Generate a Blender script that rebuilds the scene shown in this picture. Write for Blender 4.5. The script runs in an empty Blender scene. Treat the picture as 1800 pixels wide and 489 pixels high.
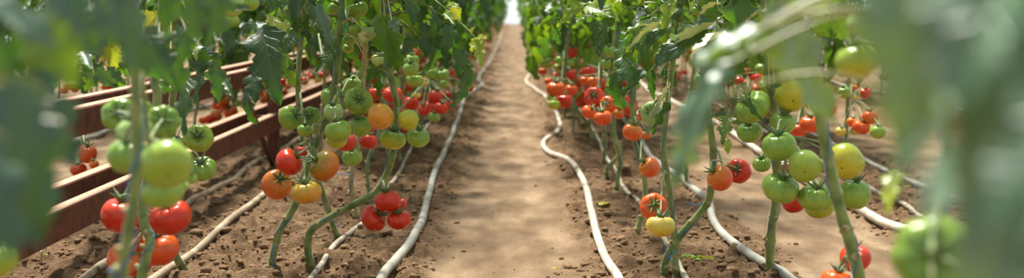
import bpy, math, random
import numpy as np
from mathutils import Vector, Matrix, Quaternion

random.seed(7)
rng = np.random.default_rng(7)
S = bpy.context.scene
COL = S.collection
F = 2200.0          # focal length in pixels of the 1800 px frame
H = 0.75            # camera height
PITCH = math.atan(229.5 / F)
YAW = math.atan(5.0 / F)
CAM = Vector((0, 0, H))
RM = Matrix.Rotation(YAW, 3, 'Z') @ Matrix.Rotation(math.pi / 2 - PITCH, 3, 'X')
ZP = Vector((0, 0, 1))


def ray(px, py):
    return RM @ Vector(((px - 900) / F, -(py - 244.5) / F, -1.0))


def W(px, py, d):
    """world point seen at a pixel, at forward distance d"""
    r = ray(px, py)
    return CAM + r * (d / r.y)


def G(px, py, z=0.0):
    r = ray(px, py)
    return CAM + r * ((z - H) / r.z)


# ------------------------------------------------------------------ noise
def _hash(ix, iy, seed):
    n = (ix.astype(np.int64) * 374761393 + iy.astype(np.int64) * 668265263 + seed * 1442695041) & 0x7fffffff
    n = ((n ^ (n >> 13)) * 1274126177) & 0x7fffffff
    n = n ^ (n >> 16)
    return (n & 0xffff) / 65535.0


def vnoise(x, y, s, seed=0):
    x = np.asarray(x, float) / s + 1000
    y = np.asarray(y, float) / s + 1000
    ix = np.floor(x); iy = np.floor(y)
    fx = x - ix; fy = y - iy
    fx = fx * fx * (3 - 2 * fx); fy = fy * fy * (3 - 2 * fy)
    a = _hash(ix, iy, seed); b = _hash(ix + 1, iy, seed)
    c = _hash(ix, iy + 1, seed); d = _hash(ix + 1, iy + 1, seed)
    return (a * (1 - fx) + b * fx) * (1 - fy) + (c * (1 - fx) + d * fx) * fy - 0.5


def sstep(a, b, x):
    t = np.clip((x - a) / (b - a), 0, 1)
    return t * t * (3 - 2 * t)


def bedmask(X, Y):
    """1 on the loose soil of the beds, 0 on the trodden paths"""
    w = vnoise(X, Y, 0.35, 5) * 0.10
    x = X + w
    m = sstep(.13, .27, x) * (1 - sstep(.72, .86, x))
    m = np.maximum(m, sstep(.16, .30, -x) * (1 - sstep(1.72, 1.84, -x)))
    m = np.maximum(m, sstep(1.18, 1.30, x) * (1 - sstep(1.78, 1.9, x)))
    m = np.maximum(m, sstep(2.35, 2.5, x) * (1 - sstep(3.3, 3.5, x)))
    m = np.maximum(m, sstep(2.3, 2.45, -x) * (1 - sstep(3.3, 3.5, -x)))
    return m


def hz(X, Y):
    X = np.asarray(X, float); Y = np.asarray(Y, float)
    m = bedmask(X, Y)
    n = vnoise(X, Y, .22, 1) * .022 + vnoise(X, Y, .09, 2) * .030 + vnoise(X, Y, .042, 3) * .026 + vnoise(X, Y, .02, 4) * .014
    cl = np.maximum(0, vnoise(X, Y, .055, 8) - .1) * .07
    p = vnoise(X, Y, .5, 6) * .012 + vnoise(X, Y, .12, 7) * .004 + vnoise(X, Y, .03, 9) * .0022
    return m * (.012 + n + cl) + (1 - m) * p


def hz1(x, y):
    return float(hz(np.array([x]), np.array([y]))[0])


# ------------------------------------------------------------------ materials
def mat(name):
    m = bpy.data.materials.new(name)
    m.use_nodes = True
    nt = m.node_tree
    nt.nodes.clear()
    out = nt.nodes.new('ShaderNodeOutputMaterial')
    return m, nt, out


def N(nt, t, **kw):
    n = nt.nodes.new(t)
    for k, v in kw.items():
        if k.startswith('i_'):
            n.inputs[k[2:].replace('_', ' ')].default_value = v
        else:
            setattr(n, k, v)
    return n


def ramp(nt, stops, fac=None):
    r = nt.nodes.new('ShaderNodeValToRGB')
    e = r.color_ramp.elements
    while len(e) < len(stops):
        e.new(0.5)
    for i, (p, c) in enumerate(stops):
        e[i].position = p
        e[i].color = (c[0], c[1], c[2], 1)
    if fac is not None:
        nt.links.new(fac, r.inputs['Fac'])
    return r


def mix(nt, a, b, fac, mode='MIX'):
    m = nt.nodes.new('ShaderNodeMix')
    m.data_type = 'RGBA'
    m.blend_type = mode
    for s, v in ((6, a), (7, b)):
        if isinstance(v, (tuple, list)):
            m.inputs[s].default_value = (v[0], v[1], v[2], 1)
        else:
            nt.links.new(v, m.inputs[s])
    if isinstance(fac, (int, float)):
        m.inputs[0].default_value = fac
    else:
        nt.links.new(fac, m.inputs[0])
    return m.outputs[2]


def mth(nt, op, a, b=None, c=None, clamp=False):
    m = nt.nodes.new('ShaderNodeMath')
    m.operation = op
    m.use_clamp = clamp
    for i, v in enumerate((a, b, c)):
        if v is None:
            continue
        if isinstance(v, (int, float)):
            m.inputs[i].default_value = v
        else:
            nt.links.new(v, m.inputs[i])
    return m.outputs[0]


def rgb(r, g, b):
    """sRGB 0-255 to linear"""
    f = lambda c: (c / 255 / 12.92) if c / 255 < .04045 else ((c / 255 + .055) / 1.055) ** 2.4
    return (f(r), f(g), f(b))


def leaf_material(dusty=False):
    m, nt, out = mat('dusty_sheen_leaf' if dusty else 'tomato_leaf')
    L = nt.links
    at = N(nt, 'ShaderNodeAttribute', attribute_name='luv')
    tn = N(nt, 'ShaderNodeAttribute', attribute_name='tone')
    sep = N(nt, 'ShaderNodeSeparateXYZ')
    L.new(at.outputs['Vector'], sep.inputs[0])
    s = mth(nt, 'ABSOLUTE', sep.outputs[0])
    t = sep.outputs[1]
    v = mth(nt, 'SUBTRACT', mth(nt, 'MULTIPLY', t, 7.0), mth(nt, 'MULTIPLY', s, 1.7))
    fr = mth(nt, 'ABSOLUTE', mth(nt, 'SUBTRACT', mth(nt, 'FRACT', v), .5))
    side = mth(nt, 'SUBTRACT', 1.0, mth(nt, 'MULTIPLY', fr, 12.0), clamp=True)
    mid = mth(nt, 'SUBTRACT', 1.0, mth(nt, 'MULTIPLY', s, 16.0), clamp=True)
    vein = mth(nt, 'MAXIMUM', mth(nt, 'MULTIPLY', side, .55), mid)
    vor = N(nt, 'ShaderNodeTexNoise')
    vor.inputs['Scale'].default_value = 55
    vor.inputs['Detail'].default_value = 3
    big = N(nt, 'ShaderNodeTexNoise')
    big.inputs['Scale'].default_value = 9
    geo = N(nt, 'ShaderNodeNewGeometry')
    L.new(geo.outputs['Position'], vor.inputs['Vector'])
    L.new(geo.outputs['Position'], big.inputs['Vector'])
    tt = mth(nt, 'ADD', tn.outputs['Fac'], mth(nt, 'MULTIPLY', mth(nt, 'SUBTRACT', big.outputs['Fac'], .5), .35))
    up = ramp(nt, [(0, rgb(30, 56, 30)), (.35, rgb(50, 84, 34)), (.7, rgb(98, 130, 36)), (.9, rgb(160, 176, 44)), (1, rgb(196, 186, 72))], tt)
    if dusty:
        up = ramp(nt, [(0, rgb(40, 70, 56)), (.5, rgb(84, 116, 90)), (1, rgb(184, 196, 176))], tt)  # grey-green dusty leaves; white sheen painted in at the pale end
    tr = ramp(nt, [(0, rgb(74, 132, 28)), (.35, rgb(120, 176, 30)), (.7, rgb(176, 208, 34)), (1, rgb(216, 216, 60))], tt)
    c1 = mix(nt, up.outputs[0], rgb(128, 158, 92), mth(nt, 'MULTIPLY', vein, .4))
    c1 = mix(nt, c1, rgb(60, 84, 34), mth(nt, 'MULTIPLY', mth(nt, 'GREATER_THAN', vor.outputs['Fac'], .62), .35))
    # scorched yellow-brown rim on some leaves
    rim = mth(nt, 'MULTIPLY', mth(nt, 'GREATER_THAN', mth(nt, 'ADD', s, mth(nt, 'MULTIPLY', big.outputs['Fac'], .6)), 1.28), .7)
    c1 = mix(nt, c1, rgb(150, 140, 50), rim)
    pb = N(nt, 'ShaderNodeBsdfPrincipled')
    L.new(c1, pb.inputs['Base Color'])
    pb.inputs['Roughness'].default_value = .36
    pb.inputs['Specular IOR Level'].default_value = .62
    tb = N(nt, 'ShaderNodeBsdfTranslucent')
    t1 = mix(nt, tr.outputs[0], rgb(90, 140, 30), mth(nt, 'MULTIPLY', vein, .5))
    L.new(t1, tb.inputs['Color'])
    bp = N(nt, 'ShaderNodeBump')
    bp.inputs['Strength'].default_value = .45
    bp.inputs['Distance'].default_value = .004
    hgt = mth(nt, 'SUBTRACT', mth(nt, 'MULTIPLY', vor.outputs['Fac'], .9), vein)
    L.new(hgt, bp.inputs['Height'])
    L.new(bp.outputs[0], pb.inputs['Normal'])
    ms = N(nt, 'ShaderNodeMixShader')
    ms.inputs[0].default_value = .10 if dusty else .30
    L.new(pb.outputs[0], ms.inputs[1]); L.new(tb.outputs[0], ms.inputs[2])
    L.new(ms.outputs[0], out.inputs[0])
    return m


def stem_material(name='tomato_stem', a=rgb(72, 98, 40), b=rgb(128, 148, 74)):
    m, nt, out = mat(name)
    L = nt.links
    geo = N(nt, 'ShaderNodeNewGeometry')
    n = N(nt, 'ShaderNodeTexNoise'); n.inputs['Scale'].default_value = 28; n.inputs['Detail'].default_value = 4
    n2 = N(nt, 'ShaderNodeTexNoise'); n2.inputs['Scale'].default_value = 400
    L.new(geo.outputs['Position'], n.inputs['Vector']); L.new(geo.outputs['Position'], n2.inputs['Vector'])
    r = ramp(nt, [(.3, a), (.6, b), (.85, rgb(158, 150, 98))], n.outputs['Fac'])
    p = N(nt, 'ShaderNodeBsdfPrincipled'); p.inputs['Roughness'].default_value = .5
    L.new(r.outputs[0], p.inputs['Base Color'])
    p.inputs['Sheen Weight'].default_value = .3
    bp = N(nt, 'ShaderNodeBump'); bp.inputs['Strength'].default_value = .3; bp.inputs['Distance'].default_value = .002
    L.new(n2.outputs['Fac'], bp.inputs['Height']); L.new(bp.outputs[0], p.inputs['Normal'])
    L.new(p.outputs[0], out.inputs[0])
    return m


def simple(name, col, rough=.5, spec=.5, noise=None, scale=20, bump=0, metallic=0):
    m, nt, out = mat(name)
    L = nt.links
    p = N(nt, 'ShaderNodeBsdfPrincipled')
    p.inputs['Roughness'].default_value = rough
    p.inputs['Specular IOR Level'].default_value = spec
    p.inputs['Metallic'].default_value = metallic
    p.inputs['Base Color'].default_value = (*col, 1)
    if noise:
        geo = N(nt, 'ShaderNodeNewGeometry')
        n = N(nt, 'ShaderNodeTexNoise'); n.inputs['Scale'].default_value = scale; n.inputs['Detail'].default_value = 6
        L.new(geo.outputs['Position'], n.inputs['Vector'])
        r = ramp(nt, [(.35, col), (.65, noise)], n.outputs['Fac'])
        L.new(r.outputs[0], p.inputs['Base Color'])
        if bump:
            b = N(nt, 'ShaderNodeBump'); b.inputs['Strength'].default_value = bump; b.inputs['Distance'].default_value = .004
            L.new(n.outputs['Fac'], b.inputs['Height']); L.new(b.outputs[0], p.inputs['Normal'])
    L.new(p.outputs[0], out.inputs[0])
    return m


TCOL = {  # stem end, middle, blossom end
    'g': (rgb(104, 144, 44), rgb(142, 172, 66), rgb(156, 174, 54)),
    'pg': (rgb(140, 172, 92), rgb(168, 190, 110), rgb(178, 192, 98)),
    'yg': (rgb(118, 150, 44), rgb(160, 176, 54), rgb(196, 184, 46)),
    'y': (rgb(214, 196, 104), rgb(222, 196, 74), rgb(220, 176, 40)),
    'yo': (rgb(176, 164, 50), rgb(214, 150, 48), rgb(224, 150, 52)),
    'go': (rgb(122, 120, 32), rgb(200, 116, 34), rgb(210, 88, 30)),
    'o': (rgb(212, 128, 36), rgb(224, 96, 34), rgb(226, 92, 36)),
    'ro': (rgb(214, 98, 26), rgb(224, 80, 26), rgb(222, 74, 26)),
    'r': (rgb(200, 56, 14), rgb(206, 46, 14), rgb(200, 46, 16)),
}
_tm = {}


def tomato_material(k):
    if k in _tm:
        return _tm[k]
    a, b, c = TCOL[k]
    m, nt, out = mat('tomato_skin_' + {'g': 'green', 'pg': 'pale_green', 'yg': 'yellow_green', 'y': 'yellow', 'yo': 'amber', 'go': 'turning', 'o': 'orange', 'ro': 'red_orange', 'r': 'red'}[k])
    L = nt.links
    tc = N(nt, 'ShaderNodeTexCoord')
    oi = N(nt, 'ShaderNodeObjectInfo')
    sep = N(nt, 'ShaderNodeSeparateXYZ'); L.new(tc.outputs['Object'], sep.inputs[0])
    n = N(nt, 'ShaderNodeTexNoise', noise_dimensions='4D'); n.inputs['Scale'].default_value = 1.6; n.inputs['Detail'].default_value = 4
    L.new(tc.outputs['Object'], n.inputs['Vector']); L.new(mth(nt, 'MULTIPLY', oi.outputs['Random'], 50), n.inputs['W'])
    z = mth(nt, 'MULTIPLY_ADD', sep.outputs[2], -.5, .5)
    z = mth(nt, 'ADD', z, mth(nt, 'MULTIPLY', mth(nt, 'SUBTRACT', n.outputs['Fac'], .5), .9))
    r = ramp(nt, [(.12, a), (.5, b), (.92, c)], z)
    # fine speckle and streaks that run pole to pole
    st = N(nt, 'ShaderNodeTexNoise'); st.inputs['Scale'].default_value = 1; st.inputs['Detail'].default_value = 3
    ang = mth(nt, 'ARCTAN2', sep.outputs[1], sep.outputs[0])
    cx = N(nt, 'ShaderNodeCombineXYZ'); L.new(mth(nt, 'MULTIPLY', ang, 5.0), cx.inputs[0]); L.new(mth(nt, 'MULTIPLY', sep.outputs[2], 1.5), cx.inputs[1])
    L.new(cx.outputs[0], st.inputs['Vector'])
    streak = mth(nt, 'MULTIPLY', mth(nt, 'GREATER_THAN', st.outputs['Fac'], .56), .16)
    lo = mix(nt, r.outputs[0], (a[0] * .6, a[1] * .6, a[2] * .6), streak)
    sp = N(nt, 'ShaderNodeTexNoise'); sp.inputs['Scale'].default_value = 38; sp.inputs['Detail'].default_value = 2
    L.new(tc.outputs['Object'], sp.inputs['Vector'])
    hi = mix(nt, lo, (min(1, b[0] * 1.5 + .06), min(1, b[1] * 1.4 + .05), b[2] * 1.4 + .03), mth(nt, 'MULTIPLY', mth(nt, 'GREATER_THAN', sp.outputs['Fac'], .63), .35))
    hi = mix(nt, hi, rgb(120, 84, 40), mth(nt, 'LESS_THAN', mth(nt, 'ADD', mth(nt, 'POWER', mth(nt, 'ADD', mth(nt, 'MULTIPLY', sep.outputs[0], sep.outputs[0]), mth(nt, 'MULTIPLY', sep.outputs[1], sep.outputs[1])), .5), mth(nt, 'MULTIPLY', mth(nt, 'GREATER_THAN', sep.outputs[2], 0), 5)), .06))
    p = N(nt, 'ShaderNodeBsdfPrincipled')
    L.new(hi, p.inputs['Base Color'])
    p.inputs['Roughness'].default_value = .27
    p.inputs['Specular IOR Level'].default_value = .5
    p.inputs['Subsurface Weight'].default_value = .25
    p.inputs['Subsurface Radius'].default_value = (.5, .25, .1)
    p.inputs['Subsurface Scale'].default_value = .02
    bp = N(nt, 'ShaderNodeBump'); bp.inputs['Strength'].default_value = .04; bp.inputs['Distance'].default_value = .01
    L.new(st.outputs['Fac'], bp.inputs['Height']); L.new(bp.outputs[0], p.inputs['Normal'])
    L.new(p.outputs[0], out.inputs[0])
    _tm[k] = m
    return m


def soil_material(clod=False):
    m, nt, out = mat('clod_earth' if clod else 'greenhouse_soil')
    L = nt.links
    geo = N(nt, 'ShaderNodeNewGeometry')
    P = geo.outputs['Position']

    def noise(sc, det=6, ro=.6):
        n = N(nt, 'ShaderNodeTexNoise'); n.inputs['Scale'].default_value = sc; n.inputs['Detail'].default_value = det
        n.inputs['Roughness'].default_value = ro
        L.new(P, n.inputs['Vector'])
        return n.outputs['Fac']
    nb, nm, nf = noise(3.5), noise(26), noise(160, 4, .7)
    loose = ramp(nt, [(.3, rgb(72, 53, 37)), (.5, rgb(120, 94, 68)), (.7, rgb(176, 146, 112))], mth(nt, 'ADD', mth(nt, 'MULTIPLY', nm, .45), mth(nt, 'MULTIPLY', nf, .55)))
    p = N(nt, 'ShaderNodeBsdfPrincipled')
    p.inputs['Roughness'].default_value = .9
    p.inputs['Specular IOR Level'].default_value = .15
    h = mth(nt, 'ADD', mth(nt, 'MULTIPLY', nm, .6), mth(nt, 'MULTIPLY', nf, .6))
    bp = N(nt, 'ShaderNodeBump'); bp.inputs['Distance'].default_value = .02
    if clod:
        col = mix(nt, loose.outputs[0], rgb(146, 120, 92), mth(nt, 'MULTIPLY', nb, .7))
        bp.inputs['Strength'].default_value = .6
    else:
        at = N(nt, 'ShaderNodeAttribute', attribute_name='bed')
        stretch = N(nt, 'ShaderNodeMapping'); stretch.inputs['Scale'].default_value = (1, .35, 1)
        L.new(P, stretch.inputs['Vector'])
        n4 = N(nt, 'ShaderNodeTexNoise'); n4.inputs['Scale'].default_value = 8; n4.inputs['Detail'].default_value = 7
        L.new(stretch.outputs[0], n4.inputs['Vector'])
        pk = mth(nt, 'ADD', mth(nt, 'ADD', mth(nt, 'MULTIPLY', n4.outputs['Fac'], .55), mth(nt, 'MULTIPLY', nf, .25)), mth(nt, 'MULTIPLY', nb, .2))
        path = ramp(nt, [(.34, rgb(74, 57, 41)), (.5, rgb(114, 93, 71)), (.66, rgb(156, 134, 108))], pk)
        sp = N(nt, 'ShaderNodeTexVoronoi'); sp.inputs['Scale'].default_value = 60
        L.new(P, sp.inputs['Vector'])
        crumbs = mth(nt, 'MULTIPLY', mth(nt, 'LESS_THAN', sp.outputs['Distance'], .2), mth(nt, 'GREATER_THAN', nb, .52))
        pc = mix(nt, path.outputs[0], rgb(104, 80, 60), mth(nt, 'MULTIPLY', crumbs, .6))
        col = mix(nt, pc, loose.outputs[0], at.outputs['Fac'])
        L.new(mth(nt, 'MULTIPLY_ADD', at.outputs['Fac'], .75, .22), bp.inputs['Strength'])
    L.new(col, p.inputs['Base Color'])
    L.new(h, bp.inputs['Height']); L.new(bp.outputs[0], p.inputs['Normal'])
    L.new(p.outputs[0], out.inputs[0])
    return m


M_LEAF = leaf_material()
M_DUST_SHEEN = leaf_material(True)
M_STEM = stem_material()
M_CAL = stem_material('calyx_green', rgb(46, 76, 28), rgb(96, 128, 52))
M_OLD = stem_material('woody_stem', rgb(120, 116, 70), rgb(170, 156, 112))
M_TWINE = simple('blue_twine', rgb(60, 120, 180), .6, .3)
M_SOIL = soil_material()
M_CLOD = soil_material(True)
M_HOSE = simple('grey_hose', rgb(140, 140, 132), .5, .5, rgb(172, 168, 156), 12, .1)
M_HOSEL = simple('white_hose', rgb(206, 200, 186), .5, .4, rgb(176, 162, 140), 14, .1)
M_HOSET = simple('dusty_hose', rgb(132, 116, 94), .6, .3, rgb(176, 160, 136), 16, .15)
M_DRIP = simple('drip_pipe', rgb(120, 112, 98), .6, .3, rgb(184, 174, 156), 40, .2)
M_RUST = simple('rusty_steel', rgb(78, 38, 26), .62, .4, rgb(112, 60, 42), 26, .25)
def sunlit_tops(m):
    # sunlit rail tops, painted as pale tan on the upward faces
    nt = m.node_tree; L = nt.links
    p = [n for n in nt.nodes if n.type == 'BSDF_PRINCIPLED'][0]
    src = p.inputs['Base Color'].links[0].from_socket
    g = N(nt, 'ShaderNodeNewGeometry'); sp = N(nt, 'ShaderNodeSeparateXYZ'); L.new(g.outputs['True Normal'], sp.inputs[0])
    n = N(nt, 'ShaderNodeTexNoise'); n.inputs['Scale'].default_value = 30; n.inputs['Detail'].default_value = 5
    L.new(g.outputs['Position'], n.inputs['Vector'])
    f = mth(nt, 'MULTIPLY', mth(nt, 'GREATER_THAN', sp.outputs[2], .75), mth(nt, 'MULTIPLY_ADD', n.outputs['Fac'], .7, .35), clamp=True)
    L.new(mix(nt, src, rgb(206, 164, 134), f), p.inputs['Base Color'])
sunlit_tops(M_RUST)
M_SCAR = simple('pruning_scar', rgb(196, 186, 140), .8, .2, rgb(120, 100, 60), 90)
M_DRY = simple('dry_leaf', rgb(150, 132, 74), .8, .2, rgb(196, 184, 120), 60, .3)


# ------------------------------------------------------------------ mesh builder
class MB:
    def __init__(s):
        s.v = []; s.f = []; s.uv = []; s.tone = []; s.n = 0

    def add(s, v, f, uv=None, tone=0.3):
        v = np.asarray(v, float)
        s.v.append(v); s.f.append(np.asarray(f, int) + s.n)
        s.uv.append(np.zeros((len(v), 2)) + 9 if uv is None else uv)
        s.tone.append(np.full(len(v), tone) if np.isscalar(tone) else tone)
        s.n += len(v)

    def build(s, name, m, parent=None, origin=None, smooth=True, data_only=False):
        v = np.concatenate(s.v)
        if origin is not None:
            v = v - np.asarray(origin)
        me = bpy.data.meshes.new(name)
        fs = []
        for f in s.f:
            fs += [tuple(int(i) for i in q if i >= 0) if False else tuple(q) for q in f.tolist()]
        me.from_pydata(v.tolist(), [], fs)
        uv = np.concatenate(s.uv)
        a = me.attributes.new('luv', 'FLOAT_VECTOR', 'POINT')
        a.data.foreach_set('vector', np.column_stack([uv, np.zeros(len(uv))]).ravel().astype(np.float32))
        b = me.attributes.new('tone', 'FLOAT', 'POINT')
        b.data.foreach_set('value', np.concatenate(s.tone).astype(np.float32))
        me.polygons.foreach_set('use_smooth', [smooth] * len(me.polygons))
        me.materials.append(m)
        me.update()
        if data_only:
            return me
        return link(name, me, parent)


def link(name, me, parent=None, loc=None):
    o = bpy.data.objects.new(name, me)
    COL.objects.link(o)
    if parent is not None:
        o.parent = parent
    if loc is not None:
        o.location = loc
    return o


def empty(name, loc):
    o = bpy.data.objects.new(name, None)
    o.empty_display_size = .05
    COL.objects.link(o)
    o.location = loc
    return o


def tag(o, label=None, cat=None, group=None, kind=None):
    if label: o['label'] = label
    if cat: o['category'] = cat
    if group: o['group'] = group
    if kind: o['kind'] = kind
    return o


def catmull(P, n=6):
    P = [np.asarray(p, float) for p in P]
    if len(P) == 2:
        return np.array([P[0] + (P[1] - P[0]) * t for t in np.linspace(0, 1, n + 1)])
    Q = [2 * P[0] - P[1]] + P + [2 * P[-1] - P[-2]]
    out = []
    for i in range(1, len(Q) - 2):
        a, b, c, d = Q[i - 1:i + 3]
        for t in np.linspace(0, 1, n, endpoint=False):
            out.append(.5 * (2 * b + (c - a) * t + (2 * a - 5 * b + 4 * c - d) * t * t + (-a + 3 * b - 3 * c + d) * t ** 3))
    out.append(Q[-2])
    return np.array(out)


def tube(mb, pts, rad, seg=8, tone=.3, smooth=6, ribs=0):
    C = catmull(pts, smooth) if smooth else np.array([np.asarray(p, float) for p in pts])
    n = len(C)
    R = np.interp(np.linspace(0, 1, n), np.linspace(0, 1, len(rad)), rad) if hasattr(rad, '__len__') else np.full(n, rad)
    T = np.gradient(C, axis=0)
    T /= np.linalg.norm(T, axis=1)[:, None] + 1e-9
    u = np.cross(T[0], [0.3, .9, .2]); u /= np.linalg.norm(u)
    V = []
    for i in range(n):
        u = u - T[i] * np.dot(u, T[i]); u /= np.linalg.norm(u) + 1e-9
        w = np.cross(T[i], u)
        a = np.arange(seg) / seg * 2 * math.pi
        rr = R[i] * (1 + ribs * np.cos(a * 3 + i * .3))
        V.append(C[i] + (np.cos(a) * rr)[:, None] * u + (np.sin(a) * rr)[:, None] * w)
    V = np.concatenate(V)
    fs = []
    for i in range(n - 1):
        for j in range(seg):
            k = (j + 1) % seg
            fs.append((i * seg + j, i * seg + k, (i + 1) * seg + k, (i + 1) * seg + j))
    base = len(V)
    V = np.concatenate([V, C[:1], C[-1:]])
    for j in range(seg):
        k = (j + 1) % seg
        fs.append((base, k, j, j)[:4] if False else (base, k, j, base))
        fs.append((base + 1, (n - 1) * seg + j, (n - 1) * seg + k, base + 1))
    q = [f for f in fs if len(set(f)) == 4]
    t3 = [f[:3] for f in fs if len(set(f)) == 3]
    mb.add(V, q, None, tone)
    # triangles share the vertices just added
    mb.f.append(np.asarray(t3, int) + (mb.n - len(V)))
    return C


# ------------------------------------------------------------------ leaves
def leaflet(L, wr, R, nt_=13, ns=4, droop=.5, fold=.35, teeth=1.0):
    """one lobed leaflet along +Y from the origin, face up +Z; returns verts, quads, uv"""
    t = np.linspace(0, 1, nt_)
    w = np.sin(np.pi * np.clip(t, 0, 1) ** .72) ** .8 * (1 - .25 * t)
    w[0] = .03; w[-1] = 0.0
    ph = R.random() * 6
    lob = .25 * teeth * np.sin(t * 6.28 * 2.9 + ph) + .11 * teeth * np.where(np.arange(nt_) % 2 == 0, 1, -1)
    s = np.linspace(-1, 1, 2 * ns + 1)
    V = []; UV = []
    bend = droop * (.8 + .5 * R.random()); tw = (R.random() - .5) * .8
    cup = (R.random() - .3) * .5
    ph2 = R.random() * 6
    y = z = 0.0
    pos = []
    for i in range(nt_):
        a = -bend * t[i] * 1.6
        pos.append((y, z, a))
        y += math.cos(a) / (nt_ - 1); z += math.sin(a) / (nt_ - 1)
    for i in range(nt_):
        yy, zz, a = pos[i]
        for k in range(2 * ns + 1):
            e = abs(s[k])
            ww = w[i] * wr * .5 * (1 + lob[i] * 1.25 * e ** 2)
            x = s[k] * ww
            up = fold * abs(x) * 1.0 - cup * e * e * ww + .035 * math.sin(t[i] * 17 + ph2 + (3 if s[k] > 0 else 0)) * e * e
            yl = yy - e * e * .10 * (1 - t[i]) * 1.0 + e * .04
            c, sn = math.cos(tw * t[i]), math.sin(tw * t[i])
            xr = x * c - up * sn; ur = x * sn + up * c
            V.append((xr, yl - math.sin(a) * ur, zz + math.cos(a) * ur))
            UV.append((s[k], t[i]))
    V = np.array(V) * L
    q = []
    m = 2 * ns + 1
    for i in range(nt_ - 1):
        for k in range(m - 1):
            q.append((i * m + k, i * m + k + 1, (i + 1) * m + k + 1, (i + 1) * m + k))
    return V, q, np.array(UV)


def frame_from(d, up):
    y = np.asarray(d, float); y /= np.linalg.norm(y) + 1e-9
    x = np.cross(y, up); x /= np.linalg.norm(x) + 1e-9
    z = np.cross(x, y)
    return np.column_stack([x, y, z])


class R_:
    """small random helper with its own seed"""
    def __init__(s, seed): s.r = random.Random(seed)
    def random(s): return s.r.random()
    def u(s, a, b): return s.r.uniform(a, b)


def compound(seed, L=.34, res=(13, 3), tone=.3, droop=1.0, size=1.0):
    """compound leaf, stalk leaves the origin along +Y; returns MB"""
    R = R_(seed)
    mb = MB()
    n = 9
    pts = []
    y = z = 0; a = .5 + R.u(-.25, .25)
    for i in range(n):
        pts.append((math.sin(i * .7 + seed) * .006, y, z))
        a -= (.17 + R.u(0, .09)) * droop
        y += math.cos(a) * L / (n - 1); z += math.sin(a) * L / (n - 1)
    pts = np.array(pts)
    tube(mb, pts, [.0035, .0022, .0012], 5, tone + .1, smooth=2)
    def put(p, d, up, Lf, wr, tn):
        V, q, uv = leaflet(Lf, wr, R, res[0], res[1], droop=R.u(.15, .75), fold=R.u(.1, .6))
        mb.add(V @ frame_from(d, up).T + p, q, uv, tn)
    tt = R.u(-.08, .12)
    for j, i in enumerate((2, 4, 5, 7)):
        T = pts[i + 1] - pts[i - 1]; T /= np.linalg.norm(T)
        for sd in (-1, 1):
            if R.random() < .06: continue
            d = T * R.u(.3, .7) + np.array([sd * 1.0, 0, -R.u(.15, .9)])
            Lf = L * (.22, .27, .29, .25)[j] * R.u(.8, 1.15) * size
            up = np.array([0, .25, 1.0]) + np.array([R.u(-.5, .5), R.u(-.3, .3), 0])
            put(pts[i], d, up, Lf, R.u(.5, .72), tone + tt + R.u(-.1, .12))
            if R.random() < .35:
                put(pts[i - 1], d * np.array([1, .2, 1.2]), up, Lf * .35, .7, tone + tt)
    T = pts[-1] - pts[-2]
    put(pts[-1], T + np.array([0, 0, -.01]), np.array([R.u(-.3, .3), .6, .8]), L * .33 * size * R.u(.9, 1.1), R.u(.55, .8), tone + tt)
    return mb


def xform(mb, src, M3, p, tone=0.0):
    off = mb.n
    for v, uv, tn in zip(src.v, src.uv, src.tone):
        mb.v.append(v @ M3.T + p); mb.uv.append(uv); mb.tone.append(tn + tone); mb.n += len(v)
    for f in src.f:
        mb.f.append(f + off)


LEAVES_HI = [compound(100 + i, L=.30 + .012 * (i % 5), res=(15, 3), tone=.12 + .06 * (i % 4)) for i in range(12)]
LEAVES_LO = [compound(200 + i, L=.32 + .02 * (i % 4), res=(8, 2), tone=.15 + .06 * (i % 4), size=1.15) for i in range(8)]


def rotz(a):
    c, s = math.cos(a), math.sin(a)
    return np.array([[c, -s, 0], [s, c, 0], [0, 0, 1]])


def foliage(mb, path, z0, z1, n, lib, R, keep=None, tone=0.0):
    """compound leaves up a stem path between heights z0 and z1"""
    path = np.asarray(path)
    az = R.u(0, 6.28)
    for i in range(n):
        z = z0 + (z1 - z0) * (i + R.u(-.3, .3)) / max(1, n - 1)
        k = np.argmin(abs(path[:, 2] - z))
        p = path[k]
        az += 2.4 + R.u(-.5, .5)
        M3 = rotz(az) * R.u(.8, 1.1)
        if keep is not None and not keep(p, az):
            continue
        xform(mb, lib[int(R.random() * len(lib)) % len(lib)], M3, p, tone)


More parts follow.
